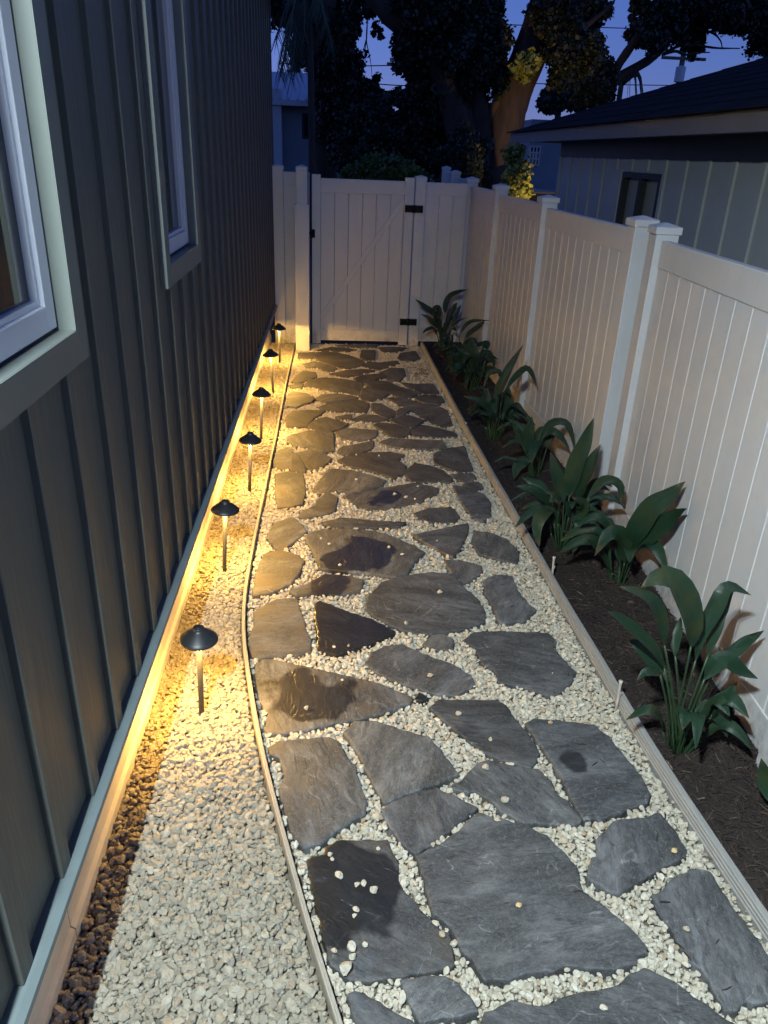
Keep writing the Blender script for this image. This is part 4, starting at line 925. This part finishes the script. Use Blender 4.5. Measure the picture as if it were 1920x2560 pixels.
plant_from('dense dark clump with drooping leaf tips near the fence', K5, (535,880), [
 ([(530,880),(540,720),(535,620),(530,490)], 130, .0), ([(540,880),(600,640),(640,590),(690,650),(700,720)], 40, -.05),
 ([(520,880),(500,700),(470,620),(430,570)], 90, -.05), ([(540,880),(590,700),(610,650),(620,560)], 90, .03),
 ([(530,880),(610,560),(640,535),(640,580)], 60, -.02), ([(520,880),(480,760),(430,720),(390,740)], 80, -.08),
 ([(550,880),(640,760),(680,720),(700,760)], 60, 0), ([(530,880),(560,760),(590,720),(600,800)], 80, -.05)], seed=6, extra=22)
K7 = (1000,700,5.184)
plant_from('plant with two long flat leaves pointing at the far fence post', K7, (720,1200), [
 ([(720,1190),(780,690),(860,580),(960,530),(1170,525)], 55, -.05), ([(740,1190),(840,760),(920,680),(1040,590),(1100,530)], 85, .0),
 ([(700,1190),(860,900),(900,850),(920,740)], 180, -.02), ([(720,1190),(960,880),(1040,830),(1100,830),(1110,900)], 60, -.02),
 ([(700,1190),(760,930),(700,860),(540,920)], 60, -.08), ([(710,1190),(700,1000),(650,950),(600,960)], 70, -.06), ([(730,1190),(900,960),(960,940),(1010,980)], 90, -.02)], seed=7, extra=18)
plant_from('farthest plant fanning its leaves against the gate-side fence', K7, (570,800), [
 ([(560,790),(580,430),(590,340),(650,210),(760,160),(885,120)], 95, .0), ([(550,790),(500,520),(430,430),(310,340),(195,245)], 85, -.05),
 ([(545,790),(510,640),(450,570),(360,490),(270,440)], 65, -.08), ([(550,790),(520,500),(500,380),(450,380),(430,490)], 90, -.05),
 ([(590,790),(610,580),(650,450),(710,350),(740,290)], 95, .02), ([(610,790),(670,620),(700,550),(760,400),(800,310)], 65, .05),
 ([(615,790),(670,620),(720,560),(790,520),(880,480)], 38, .0)], seed=8, extra=8)
p0_ = plant_from('plant at the fence whose leaf tips only just show at its end of the bed', (0,0,1.0), (2010,2080), [
 ([(2000,2080),(1990,1985),(1950,1985),(1920,1955),(1903,1895)], 70, .10), ([(2010,2080),(1995,2060),(1970,2165),(1945,2160),(1904,2128)], 34, -.10),
 ([(2010,2080),(2030,1950),(2040,1870),(2030,1790)], 70, .05), ([(2010,2080),(2060,1990),(2090,1960),(2130,2000)], 70, 0.0)], seed=9)

# ------------------------------------------------------------------ foliage helpers
def leaf_cloud(b, c, r3, nclump, per, size, rng, spread=.16, tw=None):
    c = np.array(c); r3 = np.array(r3)
    for _ in range(nclump):
        d = rng.normal(size=3); d /= np.linalg.norm(d); q = c + d*r3*(rng.random()**.42)*rng.uniform(.72, 1.28)
        if tw is not None:
            k0 = c + rng.normal(size=3)*r3*.18; tw.tube([k0, (k0+q)/2 + rng.normal(size=3)*r3.mean()*.10, q + d*r3*.06], [.020, .012, .004], 3, False)
        m_ = per
        P = q + rng.normal(size=(m_, 3))*r3.mean()*spread
        A = rng.normal(size=(m_, 3)); A /= np.linalg.norm(A, axis=1)[:, None]
        B = np.cross(A, rng.normal(size=(m_, 3))); B /= np.linalg.norm(B, axis=1)[:, None]
        s = size*rng.uniform(.6, 1.3, m_)
        for k in range(m_):
            v0 = len(b.v); l = A[k]*s[k]; w = B[k]*s[k]*.36
            b.v += [tuple(P[k]-l*.5), tuple(P[k]+w), tuple(P[k]+l*.5), tuple(P[k]-w)]; b.f.append((v0, v0+1, v0+2, v0+3))
def px_tube(b, pts, rpx, Y, n=10):
    s = px_size(Y); P = bez([at_y(x, y, Y + (q[0] if q else 0)) for (x, y, *q) in pts], 14)
    R = np.interp(np.linspace(0, 1, 15), np.linspace(0, 1, len(rpx)), rpx)*s
    rr = random.Random(int(pts[0][0])); R = [v*rr.uniform(.92, 1.08) for v in R]; n = max(n, 10); v0 = len(b.v); b.tube(P, R, n)
    for i in range(15):                                  # ridged bark
        c_ = np.array(P[i])
        for k in range(n):
            q = np.array(b.v[v0+i*n+k]); f = 1 + .10*math.sin(k*2.4+i*.35) + rr.uniform(-.07, .07); b.v[v0+i*n+k] = tuple(c_ + (q-c_)*f)
def crown(parent, blobs, Y, size, mat, seed, dens=1.0, name='crown', depth=.8):
    rng = np.random.default_rng(seed); b = MB(); tw = MB(); s = px_size(Y)
    for x, y, rx, ry, n in blobs:
        Yb = Y + rng.uniform(-.6, .6); c = at_y(x, y, Yb)
        leaf_cloud(b, c, (rx*s, max(rx, ry)*s*depth, ry*s), int(n*dens), 105, size*.50, rng, .17, tw)
    o = b.build(name, mat, parent); tag(tw.build('twigs', M['bark'], o), kind='stuff'); return o

# big oak behind the fence
Yo = 17.0; oak = tag(empty('oak_tree', at_y(1235, 505, Yo)[:2] + (-.09,)), 'huge dark oak with leaning trunks, partly lit warm from below', 'tree')
b = MB(); px_tube(b, [(1238,640),(1242,470),(1258,330),(1292,215),(1335,100),(1372,10),(1400,-90)], [60,48,40,38,38,36,32], Yo, 22); b.build('trunk', M['bark'], oak, smooth=True)
for pts, rp in (([(1195,640),(1180,450),(1150,310),(1110,190),(1050,95),(985,45),(900,-40)], [46,40,34,30,26,22,16]), ([(1200,560),(1185,400),(1160,280),(1140,170),(1135,20),(1120,-70)], [30,26,22,18,16,12]), ([(1215,560),(1205,400),(1200,280),(1180,170),(1190,70),(1215,-30)], [32,28,22,18,14,10]), ([(1225,420),(1215,330),(1240,260),(1290,190)], [16,13,11,8]), ([(1190,330),(1220,290),(1262,235)], [12,10,6]), ([(1385,60),(1450,70),(1490,45),(1530,10),(1545,-20)], [10,7,5,4,2])):
    b = MB(); px_tube(b, pts, rp, Yo-.1); b.build('limb', M['bark'], oak, smooth=True)
crown(oak, [(1050,15,60,45,60),(1130,45,80,70,120),(1205,35,45,50,60),(1175,130,65,55,70),(1235,110,30,48,26),(1010,140,22,52,26),(1040,190,22,30,16),(1085,120,40,45,34),(1085,210,40,40,40),(1150,240,70,50,70),(1245,195,22,35,16),
 (1400,25,38,45,44),(1405,115,34,60,44),(1445,55,55,52,62),(1490,20,34,30,24),(1450,140,48,50,46),(1400,185,24,40,22),(1480,100,30,22,14),(1345,30,22,45,12)], Yo, .19, M['foliage'], 11)
b = MB(); rng_ = np.random.default_rng(5)
for (x, y, rx, ry, n) in ((1312,170,32,26,26),): leaf_cloud(b, at_y(x, y, Yo-.75), (rx*px_size(Yo), .15, ry*px_size(Yo)), n, 22, .15, rng_)
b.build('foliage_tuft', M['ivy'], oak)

# ivy column with a warm garden spotlight below it
Yi = 13.5; iv = tag(empty('ivy_column', at_y(1290, 520, Yi)[:2] + (-.09,)), 'ivy covered stump glowing yellow green in a warm garden light', 'ivy')
b = MB(); px_tube(b, [(1292,700),(1290,560),(1288,470),(1296,400),(1308,362)], [22,20,17,13,8], Yi); b.build('trunk', M['bark'], iv, smooth=True)
b = MB(); rng_ = np.random.default_rng(6); s = px_size(Yi)
for x, y, rx, ry, n in ((1292,475,24,30,26),(1290,430,22,30,22),(1288,390,16,24,12)): leaf_cloud(b, at_y(x, y, Yi-.25), (rx*s, .22, ry*s), n, 26, .085, rng_, .3)
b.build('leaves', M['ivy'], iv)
sx = at_y(1292, 450, Yi-.25)
gs = tag(empty('garden_spotlight', (sx[0]+.2, Yi-2.6, -.09)), 'small black garden spotlight aimed up at the ivy and oak', 'spotlight')
b = MB(); gx, gy = sx[0]+.2, Yi-2.6; b.tube([(gx,gy,-.15),(gx,gy,.10)], .012, 8); b.tube([(gx,gy-.04,.09),(gx,gy+.02,.16),(gx-.01,gy+.04,.20)], [.03,.045,.05], 14); b.build('housing', M['black'], gs)
ld = bpy.data.lights.new('spot_beam', 'SPOT'); ld.energy = SPOT_W; ld.color = (1.0, .62, .25); ld.spot_size = rad(34); ld.spot_blend = .7; ld.shadow_soft_size = .03
lo = bpy.data.objects.new('spot_beam', ld); COL.objects.link(lo); lo.parent = gs; lo.location = (-.01, .06, .32)
tgt = Vector(at_y(1318, 300, Yo-.6)); lo.rotation_euler = (tgt - Vector((gx-.01, gy+.06, .23))).to_track_quat('-Z', 'Y').to_euler()

# dark tree and palm on the left
Yl = 20.0; lt = tag(empty('shade_tree', at_y(812, 505, Yl)[:2] + (-.09,)), 'dense dark tree with hanging vines behind the gate', 'tree')
b = MB(); px_tube(b, [(815,620),(812,450),(805,300),(800,150),(812,20),(820,-80)], [30,26,24,24,26,22], Yl, 12); b.build('trunk', M['bark'], lt, smooth=True)
crown(lt, [(735,22,60,40,60),(800,40,55,60,70),(815,130,40,70,70),(850,190,42,60,70),(875,235,35,45,44),(905,235,28,38,30),(845,290,50,60,70),(868,80,14,55,14),(930,15,45,18,14),(895,40,25,30,12),(705,10,30,30,24),(935,222,18,30,12),(940,75,14,12,4)], Yl, .21, M['foliage_dark'], 12)
for x0, pts in ((918, [(918,45),(917,90),(912,130),(908,175),(905,195)]), (919, [(919,45),(916,100),(924,140),(928,165),(930,190)]), (912, [(917,95),(910,120),(906,150)]), (952, [(956,30),(948,55),(942,72)])):
    b = MB(); px_tube(b, pts, [1.3,1.1,.8,.6], Yl-.3, 5); b.build('vine', M['bark'], lt)
Yp = 14.0; pt = tag(empty('palm_tree', at_y(779, 560, Yp)[:2] + (-.09,)), 'slim palm trunk with drooping fronds beside the house corner', 'palm')
b = MB(); px_tube(b, [(784,640),(781,480),(779,300),(776,120),(772,60)], [8.5,8,7.5,7,7], Yp, 10); b.build('trunk', M['bark'], pt, smooth=True)
rp_ = random.Random(3)
for tx, ty, dy in ((697,165,-.4),(712,150,.2),(728,190,-.3),(745,120,.3),(760,85,-.2),(690,95,0),(740,165,.5),(720,110,-.6),(830,120,.2),(815,60,-.4),(702,185,.4)):
    c0 = np.array(at_y(772 - (rp_.random()*20 if tx < 772 else 0), 62, Yp)); e = np.array(at_y(tx, ty, Yp+dy)); mid = (c0+e)/2 + np.array((0,0,.45)); R = bez([c0, mid, e], 14); b = MB(); b.tube(R, .012, 5)
    for i in range(3, 15):
        for s_ in (-1, 1):
            for k_ in range(2):
                p = R[i] - (R[i]-R[i-1])*k_*.5; dirv = np.array((s_*rp_.uniform(.15, .5), rp_.uniform(-.4, .4), -1.0)); dirv /= np.linalg.norm(dirv); L_ = rp_.uniform(.28, .5)
                w = np.cross(dirv, (0.2, 1, 0)); w /= np.linalg.norm(w); v0 = len(b.v); b.v += [tuple(p-w*.008), tuple(p+w*.008), tuple(p+dirv*L_)]; b.f.append((v0, v0+1, v0+2))
    b.build('frond', M['palm'], pt)

# shrubs behind the fence
def shrub(label, blobs, Y, size, mat, seed, name='shrub'):
    x, y, rx, ry, n = blobs[0]; o = tag(empty(name, at_y(x, 505, Y)[:2] + (-.09,)), label, 'shrub')
    b = MB(); g0 = at_y(x, y, Y); rr = random.Random(seed)
    for k_ in range(5): b.tube([(g0[0]+rr.uniform(-.1,.1), Y, -.12), (g0[0]+rr.uniform(-.3,.3), Y+rr.uniform(-.2,.2), max(.3, g0[2]*.6)), (g0[0]+rr.uniform(-.5,.5), Y+rr.uniform(-.3,.3), g0[2])], [.03,.02,.008], 6)
    b.build('stem', M['bark'], o); crown(o, blobs, Y, size, M[mat], seed, name='foliage'); return o
shrub('low green shrub peeking over the top of the white gate', [(955,440,65,42,70),(900,450,40,30,24),(1020,445,40,34,30)], 11.0, .13, 'foliage_bush', 21)
shrub('tall dark hedge shrub beyond the gate, left of the oak', [(900,360,60,70,90),(960,370,60,70,90),(930,300,40,40,40)], 18.5, .2, 'foliage_dark', 22)
shrub('tall dark hedge shrub in front of the oak trunks', [(1040,350,60,70,90),(1100,370,50,70,80),(1020,290,40,45,40),(1070,280,40,50,40)], 18.0, .2, 'foliage_dark', 23)
shrub('round dark shrub at the foot of the oak', [(1150,400,55,60,70),(1190,430,30,40,30)], 15.5, .16, 'foliage_dark', 24)
# second tree over the neighbour roof
Yr = 22.0; rt = tag(empty('oak_tree', at_y(1500, 505, Yr)[:2] + (-.09,)), 'oak with two forked bare limbs rising behind the shingled roof', 'tree')
b = MB(); px_tube(b, [(1485,640),(1490,450),(1495,320),(1505,235)], [26,22,19,16], Yr, 12); b.build('trunk', M['bark'], rt, smooth=True)
for pts, rp in (([(1505,240),(1535,180),(1575,120),(1620,60),(1660,-10),(1690,-70)], [12,11,10,9,8,7]), ([(1510,220),(1570,180),(1630,145),(1670,100),(1720,50),(1770,0)], [12,10,9,8,6,4]), ([(1655,135),(1690,128),(1712,137),(1740,132),(1775,131)], [4,3,2.5,2,1.2]), ([(1740,70),(1780,82),(1800,100),(1806,120)], [3,2.2,1.6,1]), ([(1740,112),(1790,120),(1850,121)], [2.6,2.2,1.2]), ([(1660,135),(1690,118),(1720,112)], [4,3,2])):
    b = MB(); px_tube(b, pts, rp, Yr); b.build('limb', M['bark'], rt, smooth=True)
crown(rt, [(1588,88,22,26,18),(1595,18,22,20,14),(1640,45,34,40,34),(1685,40,50,45,60),(1735,45,40,45,50),(1735,108,26,24,24),(1630,105,34,20,20),(1800,20,60,34,60),(1870,25,60,40,70),(1910,90,30,42,46),(1840,70,40,14,12),(1490,185,42,40,60),(1445,205,22,30,18),(1510,225,30,28,30),(1470,235,40,20,30)], Yr, .22, M['foliage_dark'], 13)
# far tree line
for i, (blobs, Y, lab) in enumerate((([(705,205,30,10,16),(740,200,26,14,16),(748,140,24,30,24),(775,205,30,14,16)], 30.0, 'far dark tree over the metal roofed house'), ([(960,250,30,14,22),(1000,245,30,16,24),(925,265,30,20,22)], 34.0, 'low far trees in the gap beneath the oak arch'), ([(1400,245,40,14,22),(1440,262,40,14,22),(1375,262,30,14,18)], 34.0, 'low far trees beside the shingled roof'))):
    x, y, rx, ry, n = blobs[0]; o = tag(empty('distant_tree', at_y(x, 450, Y)[:2] + (-.09,)), lab, 'tree'); b = MB(); g0 = at_y(x, y, Y); b.tube([(g0[0],Y,-.12),(g0[0],Y,g0[2])], [.25,.1], 8); b.build('trunk', M['bark'], o); crown(o, blobs, Y, .34, M['foliage_dark'], 30+i)
for i, (x, y, Y) in enumerate(((1553,212,40.0), (1402,238,44.0))):
    g0 = at_y(x, y, Y); o = tag(empty('distant_palm', (g0[0], Y, -.09)), ['small far palm crown touching the shingled roof edge', 'small far palm crown low beside the oak'][i], 'palm')
    b = MB(); b.tube([(g0[0],Y,-.12),(g0[0],Y,g0[2])], [.16,.12], 8); b.build('trunk', M['bark'], o); b = MB(); rr = random.Random(i)
    for k_ in range(16):
        a = k_/16*6.283; R = bez([np.array(g0), np.array(g0)+(math.cos(a)*.7,math.sin(a)*.7,.5), np.array(g0)+(math.cos(a)*1.1,math.sin(a)*1.1,-.5)], 6)
        for p, q in zip(R, R[1:]): v0 = len(b.v); b.v += [tuple(p+(0,0,.06)), tuple(q+(0,0,.05)), tuple(q-(0,0,.16)), tuple(p-(0,0,.14))]; b.f.append((v0,v0+1,v0+2,v0+3))
    b.build('fronds', M['palm'], o)

# ------------------------------------------------------------------ neighbour house on the right
nh = tag(empty('house', (2.85, 6.0, 0)), 'grey board-and-batten neighbour house with dark shingle roof beyond the fence', 'house')
XN = 2.82; YN0, YN1 = -2.0, 10.15
wy0, wy1, wz0, wz1 = 6.96, 7.92, 0.95, 1.925
b = MB()
for q in ((YN0, wy0, -.2, 2.30), (wy1, YN1, -.2, 2.30), (wy0, wy1, -.2, wz0), (wy0, wy1, wz1, 2.30)): b.box(XN, XN+.14, *q)
nw = b.build('siding_wall', M['nsiding'], nh)
me = None; k = 0
for y in [YN1-.04-.405*i for i in range(30)]:
    if y < YN0: break
    segs = [(-.2, wz0-.012), (wz1+.012, 2.04)] if wy0-.08 < y < wy1+.03 else [(-.2, 2.04)]
    for z0, z1 in segs:
        b = MB(); b.box(XN-.02, XN-.0005, y, y+.055, z0, z1); b.build('batten', M['nsiding'], nw)
b = MB(); b.box(XN-.024, XN-.0007, YN0, YN1+.02, 2.041, 2.26); b.build('frieze_board', M['nfascia'], nh)
b = MB(); w = .05
for q in ((wy0, wy0+w, wz0, wz1), (wy1-w, wy1, wz0, wz1), (wy0+w, wy1-w, wz0, wz0+w), (wy0+w, wy1-w, wz1-w, wz1), ((wy0+wy1)/2-.03, (wy0+wy1)/2+.03, wz0+w, wz1-w)): b.box(XN-.01, XN+.10, *q)
wf = b.build('window', M['gasket'], nh)
for a, c in ((wy0+w, (wy0+wy1)/2-.03), ((wy0+wy1)/2+.03, wy1-w)):
    b = MB(); b.box(XN+.05, XN+.056, a, c, wz0+w, wz1-w); b.build('blind', M['blind'], wf)
b = MB(); b.box(XN-.024, XN-.0006, wy1+.0, wy1+.30, 0.5, 1.94); b.build('shutter', M['nsiding'], nh)
XE = 2.36; YE = 11.15; ZE = 2.185; ZR = 2.30
b = MB(); b.box(XE, XE+.03, YN0, YE, ZE, ZR); b.build('fascia', M['nfascia'], nh)
b = MB(); b.box(XE+.031, XN+.3, YN0, YE, ZE+.02, ZE+.035); b.build('soffit', M['nfascia'], nh)
# hip roof made of shingle courses
b = MB(); sl = 0.34; nrow = 26; run_ = 6.2
hipx = XE + run_
for i in range(nrow):
    t0, t1 = run_*i/nrow, run_*(i+1)/nrow+.02; zA = ZR + sl*t0 + .008; zB = ZR + sl*t1 + .002
    b.add([(XE-.05+t0, YN0, zA), (XE-.05+t0, YE+.05-t0*1.0, zA), (XE-.05+t1, YE+.05-t1*1.0, zB), (XE-.05+t1, YN0, zB), (XE-.05+t0, YN0, zA-.008), (XE-.05+t0, YE+.05-t0*1.0, zA-.008)], [(3,2,1,0), (0,1,5,4)])
    b.add([(XE-.05+t0, YE+.05-t0, zA), (2*hipx-XE-t0, YE+.05-t0, zA), (2*hipx-XE-t1, YE+.05-t1, zB), (XE-.05+t1, YE+.05-t1, zB)], [(0,1,2,3)])
b.build('roof', M['roof'], nh)
b = MB(); b.box(XN+.5, XN+4, YN0, YN1-.1, -.2, 2.2); b.build('wall_core', M['nsiding'], nh)
b = MB(); b.box(XN, XN+3.9, YN1+.001, YN1+.14, -.2, 2.25); b.build('end_wall', M['nsiding'], nh)
# far house behind the gate, with metal roof
Yf = 22.0; fh = tag(empty('house', at_y(745, 505, Yf)[:2] + (-.09,)), 'far pale house with a standing seam metal roof behind the gate', 'house')
P = lambda x, y, Y=Yf: at_y(x, y, Y)
xl, xr = P(640, 300)[0], P(806, 300)[0]; zw = P(750, 252)[2]
wx0, wx1, wz0_, wz1_ = P(755, 300)[0], P(801, 300)[0], P(780, 348)[2], P(780, 284)[2]
b = MB()
for q in ((xl, wx0, -.2, zw), (wx1, xr, -.2, zw), (wx0, wx1, -.2, wz0_), (wx0, wx1, wz1_, zw)): b.box(q[0], q[1], Yf, Yf+.2, q[2], q[3])
b.build('wall', M['far_wall'], fh)
b = MB(); t = .06
for q in ((wx0, wx0+t, wz0_, wz1_), (wx1-t, wx1, wz0_, wz1_), (wx0+t, wx1-t, wz0_, wz0_+t), (wx0+t, wx1-t, wz1_-t, wz1_), ((wx0+wx1)/2-.03, (wx0+wx1)/2+.03, wz0_+t, wz1_-t)): b.box(q[0], q[1], Yf+.02, Yf+.1, q[2], q[3])
w = b.build('window', M['gasket'], fh); b = MB(); b.box(wx0+t, wx1-t, Yf+.10, Yf+.11, wz0_+t, wz1_-t); b.build('pane', M['glass'], w)
ca, cb = P(687, 300)[0], P(711, 300)[0]; b = MB(); b.box(ca-.3, cb-.05, Yf-.5, Yf-.2, -.2, P(700, 226)[2]); b.build('porch_column', M['far_white'], fh)
z0r, z1r = P(740, 254)[2], P(740, 221)[2]
roofb = MB(); x0r, x1r = P(640,240)[0], P(809,240)[0]
roofb.add([(x0r,Yf-.6,z0r),(x1r,Yf-.6,z0r),(x1r,Yf+2.6,z1r+.55),(x0r,Yf+2.6,z1r+.55),(x0r,Yf-.6,z0r-.12),(x1r,Yf-.6,z0r-.12),(x1r,Yf+2.6,z0r-.12),(x0r,Yf+2.6,z0r-.12)], [(0,1,2,3),(4,5,1,0),(5,6,2,1),(7,6,5,4),(6,7,3,2)])
rf = roofb.build('roof', M['metal_roof'], fh)
for i in range(9):
    x = x0r + (x1r-x0r)*i/8.0; sp3 = np.array((x, Yf-.6, z0r+.015)); ep3 = np.array((x, Yf+2.6, z1r+.565)); b = MB(); b.tube([sp3, ep3], .022, 5); b.build('seam', M['metal_roof'], rf)
b = MB(); lx0, lx1 = P(808,320)[0], P(850,320)[0]; b.box(lx0, lx1, Yf+.5, Yf+2, -.2, P(830,300)[2]); b.build('side_wing', M['far_wall'], fh)
b = MB(); b.prism([(lx0-.02,P(830,300)[2]),(lx1+.3,P(830,300)[2]-.05),(lx1+.3,P(830,296)[2]-.02),(lx0-.02,P(830,282)[2])], (1,0,0), (0,0,1), (0,1,0), (0,Yf+.2,0), 2); b.build('wing_roof', M['roof'], fh)
# house far right under the eave
hb = tag(empty('house', at_y(1370, 505, 24.0)[:2] + (-.09,)), 'far dark house with a gridded window beneath the neighbour eave', 'house')
b = MB(); Q = lambda x, y: at_y(x, y, 24.0); b.box(Q(1320,400)[0], Q(1480,400)[0], 24, 28, -.2, Q(1380,300)[2]); b.build('wall', M['far_wall'], hb)
b = MB(); a0, a1, c0, c1 = Q(1322,400)[0], Q(1346,400)[0], Q(1330,412)[2], Q(1330,366)[2]
for i in range(4): x = a0+(a1-a0)*i/3; b.box(x-.02, x+.02, 23.93, 23.99, c0, c1)
for i in range(4): z = c0+(c1-c0)*i/3; b.box(a0-.02, a1+.02, 23.92, 23.928, z-.02, z+.02)
w = b.build('window', M['far_white'], hb); b = MB(); b.box(a0, a1, 23.995, 23.999, c0, c1); b.build('pane', M['glass'], w)

# ------------------------------------------------------------------ parked car behind the fence
cx_, cyy = at_y(1352, 470, 15.8)[0], 15.8
car = tag(empty('parked_car', (cx_, cyy, -.09)), 'dark parked car whose roof shows above the fence by the ivy', 'car')
def carbox(name, sec, mat, y0, y1, inset=0.0):
    b = MB(); n = len(sec)
    for y, s_ in ((y0, 1-inset), (y0+.12, 1), (y1-.12, 1), (y1, 1-inset)):
        for x, z in sec: b.v.append((cx_+x*s_, cyy+y, -.09+z))
    for i in range(3):
        for k_ in range(n): b.f.append((i*n+k_, i*n+(k_+1)%n, (i+1)*n+(k_+1)%n, (i+1)*n+k_))
    b.f += [tuple(range(n-1,-1,-1)), tuple(3*n+k_ for k_ in range(n))]; return b.build(name, M[mat], car, smooth=False, bevel=.02)
carbox('body', [(-2.2,.28),(2.2,.28),(2.25,.55),(2.2,.85),(1.2,.98),(-1.5,1.0),(-2.15,.92),(-2.25,.6)], 'car_paint', -.9, .9, .02)
carbox('cabin', [(-1.5,1.002),(1.2,.982),(.55,1.42),(.1,1.52),(-.6,1.52),(-1.1,1.40)], 'glass', -.72, .72, .05)
carbox('roof', [(-1.08,1.425),(.55,1.445),(.1,1.56),(-.6,1.56)], 'car_paint', -.70, .70, .05)
for x in (-1.4, 1.4):
    for y in (-.85, .85):
        b = MB(); c = np.array((cx_+x, cyy+y, .23)); b.tube([c-(0,.1,0), c+(0,.1,0)], .32, 20); w = b.build('wheel', M['rubber'], car); b = MB(); b.tube([c-(0,.105,0), c+(0,.105,0)], .19, 12); b.build('rim', M['chrome'], w)

# ------------------------------------------------------------------ utility poles and wires
def pole(x, ytop, Y, label, r=.15):
    g0 = at_y(x, ytop, Y); o = tag(empty('utility_pole', (g0[0], Y, -.09)), label, 'utility pole'); b = MB(); b.tube([(g0[0],Y,-.3),(g0[0],Y,g0[2])], [r*1.25, r*.8], 10); b.build('pole', M['pole'], o)
    b = MB(); b.box(g0[0]-1.1, g0[0]+1.1, Y-.16, Y-.06, g0[2]-.55, g0[2]-.42); b.build('crossarm', M['pole'], o); return o, g0
oP1, g1 = pole(1712, 118, 42.0, 'utility pole with a pale transformer rising above the shingled roof')
tz = at_y(1698, 185, 42.0); b = MB(); b.tube([(tz[0],41.9,tz[2]-.35),(tz[0],41.9,tz[2]+.28),(tz[0],41.9,tz[2]+.34)], [.24,.24,.12], 14); b.build('transformer', M['far_white'], oP1)
oP2, g2 = pole(1035, 130, 36.0, 'dark utility pole seen under the oak arch')
for i, (pa, pb2, lab) in enumerate((((700,158),(1035,161),'thin overhead power line crossing the upper sky gap'), ((860,196),(1035,214),'sloping overhead power line below the oak arch'), ((700,219),(1035,226),'low overhead power line crossing the sky gap'), ((700,229),(1035,240),'lowest overhead power line over the far trees'))):
    A3, B3 = np.array(at_y(*pa, 36.0)), np.array(at_y(*pb2, 36.0)); b = MB(); b.tube([A3*(1-t)+B3*t + np.array((0,0,-.25*4*t*(1-t)*.3)) for t in np.linspace(0, 1, 10)], .022, 5); tag(b.build('power_line', M['gasket']), lab, 'power line', 'overhead power lines')
for i, (pa, pb2, lab) in enumerate((((1035,205),(1712,214),'power line running to the pole with the transformer'), ((1035,55),(1712,75),'high faint power line above the oak limbs'))):
    A3, B3 = np.array(at_y(*pa, 36.0)), np.array(at_y(*pb2, 42.0)); b = MB(); b.tube([A3*(1-t)+B3*t for t in np.linspace(0, 1, 10)], .02, 5); tag(b.build('power_line', M['gasket']), lab, 'power line', 'overhead power lines')
